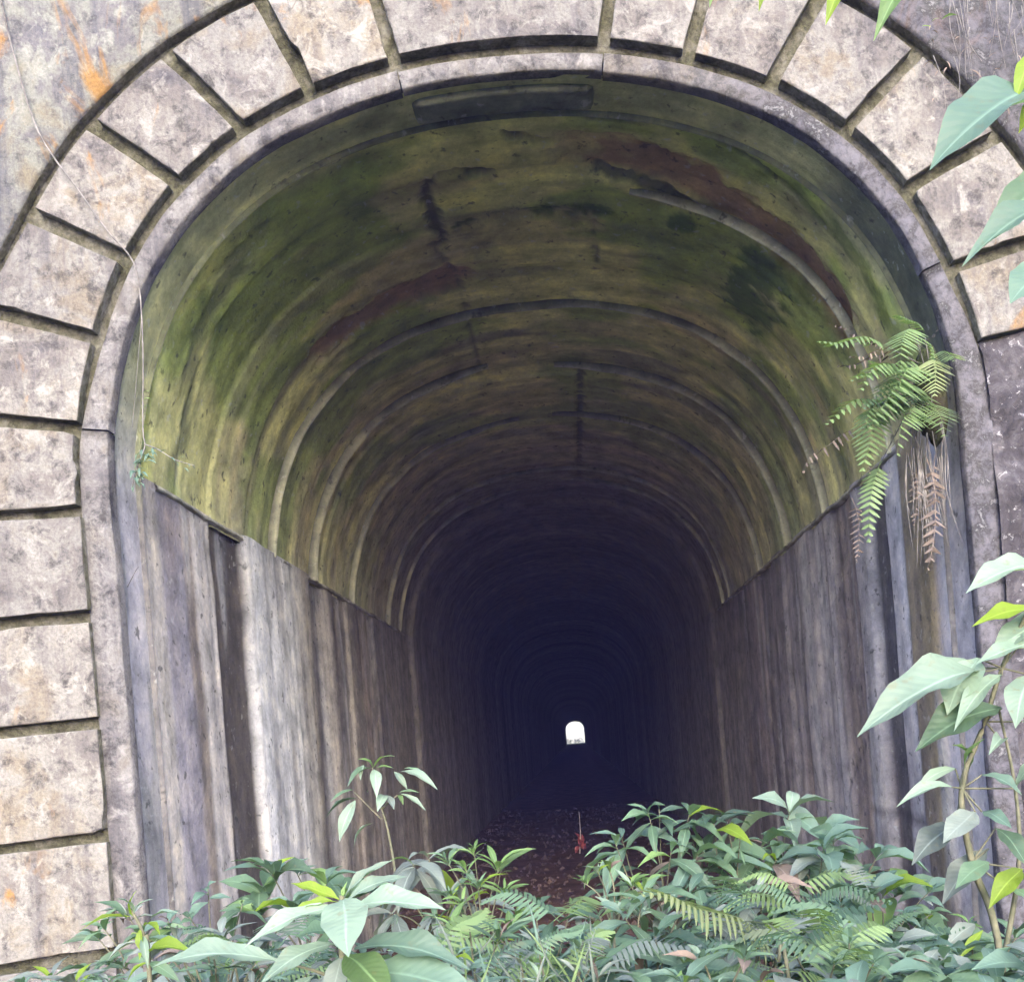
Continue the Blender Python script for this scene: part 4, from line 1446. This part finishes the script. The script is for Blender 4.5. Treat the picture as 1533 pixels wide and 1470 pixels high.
# ------------------------------------------------------------------ the large pale rosette plant in the foreground
ry = -3.55
rb = pix(515, 1700, ry)
rb.z = gz(rb.x, ry)
ros = thing('rosette_plant', 'large pale leaved plant in the foreground left of centre, leaves spreading from one top', 'plant', rb)
specs = [(curve([rb, pix(520, 1560, ry), pix(512, 1430, ry), pix(512, 1340, ry)], 6), 0.009, 0.005)]
RL = [((515, 1345), (590, 1287), .02, .05, 'pale', 0.62, 3), ((518, 1350), (610, 1312), .0, .05, 'pale', 0.9, 1), ((510, 1348), (435, 1322), .02, .05, 'lime', 0.85, 2), ((505, 1350), (432, 1372), .0, -.02, 'lime', 0.75, 0),
      ((508, 1358), (366, 1418), .0, -.08, 'pale', 0.75, 1), ((514, 1345), (522, 1432), .0, -.16, 'pale', 1.5, 2), ((522, 1362), (668, 1362), .0, -.05, 'pale', 0.95, 3), ((500, 1412), (388, 1475), .0, -.10, 'pale', 1.0, 4),
      ((530, 1420), (705, 1452), .02, .0, 'teal', 0.85, 0), ((420, 1440), (228, 1447), .0, .0, 'pale', 0.75, 1), ((512, 1430), (490, 1520), .0, -.08, 'grey', 1.2, 2), ((505, 1395), (440, 1405), .06, .1, 'green', 1.2, 3),
      ((515, 1430), (590, 1500), .0, -.1, 'bright', 1.5, 4), ((512, 1350), (520, 1318), .0, .0, 'bright', 0.7, 2), ((540, 1460), (720, 1490), .0, -.03, 'teal', 1.3, 3), ((470, 1460), (410, 1530), 0, -.05, 'pale', 1.2, 1), ((505, 1385), (470, 1440), 0.03, 0.05, 'green', 1.3, 2)]
for b, tp, d0, d1, mt, ws, k in RL:
    leaf(ros, pix(*b, ry + d0), pix(*tp, ry + d1), 'broad', mt, up=Vector((rng.uniform(-.15, .15), -0.55, 1)), wscale=ws, k=k)
specs.append((curve([pix(512, 1470, ry), pix(470, 1452, ry), pix(420, 1440, ry)], 4), 0.004, 0.002))
tubes('stem', ros, specs)

# lime coloured sprout at the lower left
ly = -3.0
lb = pix(215, 1640, ly)
lb.z = gz(lb.x, ly)
spr = thing('lime_sprout', 'yellow green sprout with curled leaves at the lower left', 'plant', lb)
specs = [(curve([lb, pix(225, 1480, ly), pix(215, 1400, ly), pix(195, 1360, ly)], 6), 0.007, 0.003)]
for b, tp, mt, ws in (((200, 1368), (172, 1345), 'pale', 0.9), ((200, 1372), (205, 1332), 'lime', 0.8), ((195, 1372), (118, 1395), 'lime', 0.7), ((210, 1390), (215, 1428), 'lime', 1.1), ((215, 1385), (240, 1400), 'lime', 0.8),
                      ((225, 1375), (270, 1368), 'pale', 1.0), ((220, 1430), (290, 1425), 'lime', 0.9), ((215, 1400), (222, 1450), 'pale', 0.7), ((225, 1440), (190, 1470), 'lime', 0.9), ((200, 1368), (230, 1345), 'pale', 0.6),
                      ((190, 1375), (140, 1350), 'green', 1.0), ((210, 1410), (160, 1440), 'grey', 1.0), ((222, 1440), (270, 1470), 'green', 1.1)):
    leaf(spr, pix(*b, ly), pix(*tp, ly - rng.uniform(0, .06)), 'lance', mt, wscale=ws * 1.2)
tubes('stem', spr, specs)

# drooping sapling before the left wall
dy_ = -0.9
db = pix(600, 1500, dy_)
db.z = gz(db.x, dy_)
dro = thing('drooping_sapling', 'slender sapling with drooping leaves standing above the others before the left wall', 'sapling', db)
main = [db, pix(598, 1400, dy_), pix(592, 1310, dy_), pix(580, 1240, dy_), pix(562, 1180, dy_), pix(558, 1148, dy_)]
specs = [(curve(main, 6), 0.009, 0.003), (curve([pix(570, 1225, dy_), pix(545, 1200, dy_), pix(530, 1185, dy_)], 4), 0.004, 0.002), (curve([pix(572, 1210, dy_), pix(595, 1190, dy_)], 4), 0.004, 0.002)]
for b, tp, mt, ws in (((558, 1150), (535, 1136), 'bright', 0.8), ((560, 1148), (592, 1132), 'bright', 0.8), ((556, 1150), (520, 1178), 'green', 0.9), ((560, 1152), (564, 1195), 'pale', 1.2), ((562, 1150), (590, 1150), 'bright', 0.9), ((545, 1145), (540, 1168), 'pale', 1.0),
                      ((600, 1155), (655, 1182), 'pale', 1.1), ((590, 1155), (610, 1182), 'pale', 1.3), ((605, 1150), (640, 1160), 'green', 0.8), ((530, 1182), (494, 1200), 'green', 0.9), ((535, 1195), (487, 1225), 'green', 0.9), ((532, 1198), (508, 1260), 'pale', 1.2),
                      ((558, 1232), (530, 1268), 'pale', 1.1), ((575, 1190), (565, 1215), 'pale', 1.4), ((578, 1190), (590, 1212), 'grey', 1.4), ((600, 1188), (638, 1214), 'pale', 1.1), ((598, 1186), (628, 1186), 'green', 0.9), ((596, 1190), (604, 1205), 'bright', 1.2), ((550, 1186), (552, 1182), 'green', 1)):
    leaf(dro, pix(*b, dy_), pix(*tp, dy_ - rng.uniform(0.0, .12)), 'lance', mt, wscale=ws)
tubes('stem', dro, specs)

# pale arching fern frond in the right foreground
fy2 = -2.9
f0 = pix(1190, 1475, fy2)
f0g = Vector((f0.x, fy2, gz(f0.x, fy2)))
gf = thing('ground_fern', 'pale arching fern with one long bright frond in the right foreground', 'fern', f0g)
frond(gf, pix(1165, 1440, fy2), pix(950, 1352, fy2 - 0.25), 'palefern', 22, 0.46, 0.13, up=Vector((0.1, -0.35, 1)), k=7)
for a, b, mt in (((1165, 1450), (1330, 1395), 'fern'), ((1165, 1455), (1270, 1500), 'fern'), ((1160, 1450), (1040, 1490), 'fern')):
    frond(gf, pix(*a, fy2), pix(*b, fy2 + 0.15), mt, 18, 0.45, 0.15, k=8)
tubes('stem', gf, [(curve([f0g, pix(1180, 1460, fy2), pix(1165, 1440, fy2)], 4), 0.006, 0.004)])

# small red shoot on the tunnel floor
ry_ = 12.6
rp = pix(868, 1280, ry_)
rp.z = 0.0
red = thing('red_shoot', 'small red shoot with a pale upright stalk on the tunnel floor', 'plant', rp)
tubes('stalk', red, [(curve([rp, pix(869, 1250, ry_), pix(867, 1215, ry_)], 5), 0.016, 0.006)], 'stalk')
for i in range(7):
    an = i * 0.9
    b = pix(868, 1262 + (i % 3) * 4, ry_)
    o = leaf(red, b, b + Vector((math.cos(an) * 0.10, math.sin(an) * 0.10, 0.20 if i % 2 else -0.12)), 'ovate', 'dead', wscale=1.2)
    o.data = o.data.copy()
    o.data.materials[0] = M['red']

# ------------------------------------------------------------------ shrubs
G = 'shrubs in front of the tunnel mouth'
shrub('shrub', 'bluish green shrub with broad leaves below the pale wall streak', (440, 1280), -1.6, 9, 6, 'ovate', 'teal', 0.17, 0.20, G, 0.3, ['green'], 0.3)
shrub('shrub', 'dense shrub of drooping rounded leaves at the foot of the left wall', (310, 1312), -2.0, 16, 6, 'ovate', 'green', 0.13, 0.25, G, 0.9, ['grey', 'teal'])
shrub('shrub', 'low grey green shrub at the foot of the left pier', (190, 1352), -1.5, 10, 6, 'lance', 'green', 0.14, 0.20, G, 0.5, ['grey', 'teal'], 0.3)
shrub('shrub', 'small shrub under the lowest blocks at the left edge', (75, 1450), -2.3, 10, 6, 'lance', 'teal', 0.09, 0.20, G, 0.4, ['grey', 'bright'], 0.25)
shrub('shrub', 'greyish shrub with hanging purple tinged leaves left of the floor gap', (640, 1262), -1.3, 7, 6, 'lance', 'grey', 0.19, 0.17, G, 1.4, None, 0.3)
shrub('shrub', 'light green feathery shrub at the left of the visible tunnel floor', (708, 1255), -1.5, 15, 8, 'narrow', 'bright', 0.12, 0.17, G, 0.2, ['bright', 'green'], 0.35)
shrub('shrub', 'bright green leafy top at the right of the visible tunnel floor', (910, 1285), -2.0, 8, 7, 'lance', 'bright', 0.095, 0.13, G, 0.1, ['lime', 'pale'], 0.2)
shrub('shrub', 'low dark shrub below the gap where the floor shows', (800, 1338), -1.7, 14, 6, 'lance', 'dark', 0.12, 0.28, G, 0.5, ['green', 'teal'], 0.3)
shrub('shrub', 'tall dense dark green shrub right of the tunnel floor', (985, 1188), -1.5, 20, 6, 'lance', 'green', 0.19, 0.27, G, 0.9, ['dark', 'teal'], 0.5)
shrub('shrub', 'dense dark shrub with glossy hanging leaves before the right wall', (1085, 1200), -1.45, 22, 6, 'lance', 'green', 0.195, 0.3, G, 1.0, ['dark', 'grey'], 0.5)
shrub('shrub', 'slender shrub with paired oval leaves near the right wall', (1180, 1192), -1.3, 10, 5, 'ovate', 'teal', 0.2, 0.24, G, 0.8, ['pale', 'green'], 0.4)
shrub('shrub', 'shrub of oval leaves under the crack in the right wall', (1245, 1235), -1.6, 14, 6, 'ovate', 'green', 0.17, 0.26, G, 0.8, ['grey', 'teal'], 0.4)
shrub('shrub', 'mid height shrub at the foot of the right jamb', (1320, 1310), -1.9, 13, 6, 'ovate', 'teal', 0.145, 0.24, G, 0.6, ['grey', 'green'], 0.3)
shrub('shrub', 'low bush at the lower right corner behind the sapling', (1450, 1365), -2.1, 18, 6, 'lance', 'green', 0.12, 0.32, G, 0.5, ['dark', 'teal', 'bright'], 0.3)
shrub('shrub', 'dark shrub below the tall dense shrub in the right middle', (960, 1320), -2.4, 18, 6, 'lance', 'dark', 0.14, 0.27, G, 0.7, ['green', 'teal'], 0.35)
shrub('shrub', 'grey leaved shrub behind the pale fern frond', (1130, 1310), -2.2, 18, 6, 'lance', 'grey', 0.16, 0.3, G, 0.7, ['dark', 'green', 'teal'], 0.35)
shrub('shrub', 'low silvery shrub right of the large pale plant', (700, 1362), -2.7, 18, 7, 'narrow', 'grey', 0.09, 0.2, G, 0.2, ['green', 'bright'], 0.28)
shrub('shrub', 'low tangle of small pale tipped leaves at the bottom centre', (800, 1392), -3.0, 18, 7, 'narrow', 'green', 0.08, 0.19, G, 0.2, ['grey', 'pale'], 0.25)
shrub('shrub', 'dark shrub between the lime sprout and the large pale plant', (330, 1380), -2.6, 16, 6, 'lance', 'grey', 0.11, 0.22, G, 0.7, ['dark', 'teal'], 0.28)
shrub('shrub', 'bush at the bottom edge under the pale fern frond', (1050, 1415), -3.1, 13, 6, 'lance', 'teal', 0.10, 0.2, G, 0.4, ['pale', 'green', 'bright'], 0.2)
shrub('shrub', 'small leaved bush at the bottom edge right of the fern', (1270, 1395), -2.9, 16, 6, 'lance', 'green', 0.085, 0.23, G, 0.5, ['teal', 'dark'], 0.25)
shrub('shrub', 'pale tipped bush at the bottom edge left of the floor gap', (620, 1418), -3.1, 12, 6, 'lance', 'teal', 0.085, 0.18, G, 0.4, ['pale', 'green'], 0.2)
shrub('shrub', 'low bush at the bottom left corner of the picture', (110, 1455), -3.0, 10, 6, 'lance', 'teal', 0.07, 0.17, G, 0.4, ['grey', 'green'], 0.2)

# two leafy shoots by the far mouth
for label, x in (('tiny shrub at the left of the far bright opening', -1.4), ('tiny shrub at the right of the far bright opening', 1.2), ('tiny shrub in the middle of the far bright opening', -0.1)):
    b = thing('shrub', label, 'shrub', (x, 243.5, 0), 'shrubs at the far mouth')
    tubes('stem', b, [(curve([(x, 243.5, -0.05), (x + 0.1, 243.5, 0.6), (x, 243.5, 1.1)], 4), 0.05, 0.02)])
    for i in range(40):
        p = Vector((x + rng.uniform(-.6, .6), 243.5 + rng.uniform(-.3, .3), rng.uniform(0.1, 1.1)))
        leaf(b, p, p + Vector((rng.uniform(-.4, .4), rng.uniform(-.2, .2), rng.uniform(0, .6))), 'ovate', 'dark')

# ------------------------------------------------------------------ undergrowth filling the space between the shrubs
UM = ['green', 'dark', 'grey', 'teal']
und = {k: ([], [], []) for k in UM}
protos = [leaf_mesh(0.38, 0.12, 0.2, 4, 0.42, 1.2, 0.1, k) for k in range(4)]
top_line = [(-60, 1520), (60, 1510), (150, 1465), (240, 1410), (300, 1380), (420, 1340), (520, 1355), (620, 1345), (720, 1335), (790, 1350), (860, 1330), (940, 1255), (1060, 1235), (1180, 1250), (1270, 1295), (1340, 1335), (1440, 1385), (1600, 1390)]
tlx, tly = [p[0] for p in top_line], [p[1] for p in top_line]
for i in range(2600):
    # small sprigs of five or six leaves each
    y = rng.uniform(-3.5, -0.6)
    px = rng.uniform(-120, 1660)
    ref = pix(px, np.interp(px, tlx, tly) + 25, min(y, -1.3))
    x = ref.x
    g0 = gz(x, y)
    topz = min(ref.z, CZ - 0.27 - 0.115 * (y + D)) - 0.12 * float(vnoise(x * 4, y * 4, 77))
    z = g0 + max(0.06, topz - g0) * (1 - rng.random() ** 2.2)
    mk = UM[int(4 * float(fbm(x * 2.2, y * 2.2, 55, 2)) * 1.3 + rng.uniform(-1.2, 1.2)) % 4]
    L0 = rng.uniform(0.08, 0.17)
    a0 = rng.uniform(0, 6.28)
    for j in range(6):
        an = a0 + j * 2.399
        L = L0 * rng.uniform(0.6, 1.1)
        b0 = Vector((x, y, z - 0.02 * j))
        dv = Vector((math.cos(an), math.sin(an), rng.uniform(-0.9, 0.45)))
        m = frame_to(b0, b0 + dv.normalized() * L, Vector((rng.uniform(-.4, .4), rng.uniform(-.7, .2), 1)))
        a, b, cfc = protos[(i + j) % 4]
        dst = und[mk if rng.random() < 0.85 else rng.choice(UM)]
        k = len(dst[0])
        dst[0].extend([tuple(m @ Vector(q)) for q in a])
        dst[1].extend(b)
        dst[2].extend([tuple(jj + k for jj in f) for f in cfc])
UM += ['fern', 'bright']
und['fern'] = ([], [], [])
und['bright'] = ([], [], [])


def add_geo(dst, a, b, cfc, m):
    k = len(dst[0])
    dst[0].extend([tuple(m @ Vector(q)) for q in a])
    dst[1].extend(b)
    dst[2].extend([tuple(jj + k for jj in f) for f in cfc])


def soft_point(px, py, y):
    p = pix(px, py, y)
    p.z = max(p.z, gz(p.x, y) + 0.05)
    return p


fr_geo = []
for k in range(3):
    me_ = frond_mesh(15, 0.42, 0.16, 'fern', 90 + k)
    fr_geo.append(([tuple(v.co) for v in me_.vertices], [(0.5, 0.4)] * len(me_.vertices), [tuple(p.vertices) for p in me_.polygons]))
for i in range(70):
    px, py = (rng.uniform(1080, 1330), rng.uniform(1330, 1470)) if i < 34 else (rng.uniform(560, 900), rng.uniform(1370, 1470)) if i < 56 else (rng.uniform(240, 440), rng.uniform(1410, 1480))
    y = rng.uniform(-3.2, -2.0)
    b0 = soft_point(px, py, y)
    an = rng.uniform(0, 6.28)
    tip_ = b0 + Vector((math.cos(an), math.sin(an), rng.uniform(-0.3, 0.5))).normalized() * rng.uniform(0.14, 0.28)
    add_geo(und['fern' if rng.random() < 0.3 else rng.choice(['green', 'grey', 'dark'])], *fr_geo[i % 3], frame_to(b0, tip_, Vector((0, -0.4, 1))))
blade = leaf_mesh(0.05, 0.10, 0.3, 5, 0.4, 1.1, 0.0, 3, 0.0)
for i in range(60):
    px, py = rng.uniform(620, 900), rng.uniform(1390, 1480)
    y = rng.uniform(-3.4, -2.2)
    b0 = soft_point(px, py + 40, y)
    tip_ = b0 + Vector((rng.uniform(-.6, .6), rng.uniform(-.5, .4), rng.uniform(0.5, 1.2))).normalized() * rng.uniform(0.06, 0.14)
    add_geo(und[rng.choice(['grey', 'grey', 'fern', 'teal'])], *blade, frame_to(b0, tip_, Vector((rng.uniform(-1, 1), -1, 0.3))))
vs, fc, mi, uvs_ = [], [], [], []
for n_, kmat in enumerate(UM):
    kk = len(vs)
    vs += und[kmat][0]
    uvs_ += und[kmat][1]
    fc += [tuple(j + kk for j in f) for f in und[kmat][2]]
    mi += [n_] * len(und[kmat][2])
obj('undergrowth', make_mesh('undergrowth', vs, fc, None, uvs=uvs_, mats=[M[k] for k in UM], midx=mi), kind='stuff',
    label='mass of small leaves filling the ground between the shrubs', category='undergrowth')

# ------------------------------------------------------------------ added haze that lifts the dark depths to navy, like lens veil
hb = [(-610, -410, -1.5), (610, -410, -1.5), (610, 600, -1.5), (-610, 600, -1.5)]
hb += [(x, y, 48.0) for x, y, z in hb]
hm = bpy.data.materials.new('blue_veil')
hm.use_nodes = True
hm.node_tree.nodes.remove(hm.node_tree.nodes['Principled BSDF'])
pv_ = hm.node_tree.nodes.new('ShaderNodeVolumePrincipled')
pv_.inputs['Color'].default_value = (0.30, 0.32, 1.0, 1)
pv_.inputs['Density'].default_value = 0.0021
pv_.inputs['Anisotropy'].default_value = 0.0
hm.node_tree.links.new(pv_.outputs[0], hm.node_tree.nodes['Material Output'].inputs['Volume'])
obj('haze', make_mesh('haze', hb, [(3, 2, 1, 0), (4, 5, 6, 7), (0, 1, 5, 4), (1, 2, 6, 5), (2, 3, 7, 6), (3, 0, 4, 7)], hm, smooth=False), kind='stuff',
    label='thin bluish haze added to lift the dark tunnel depths to blue', category='haze')
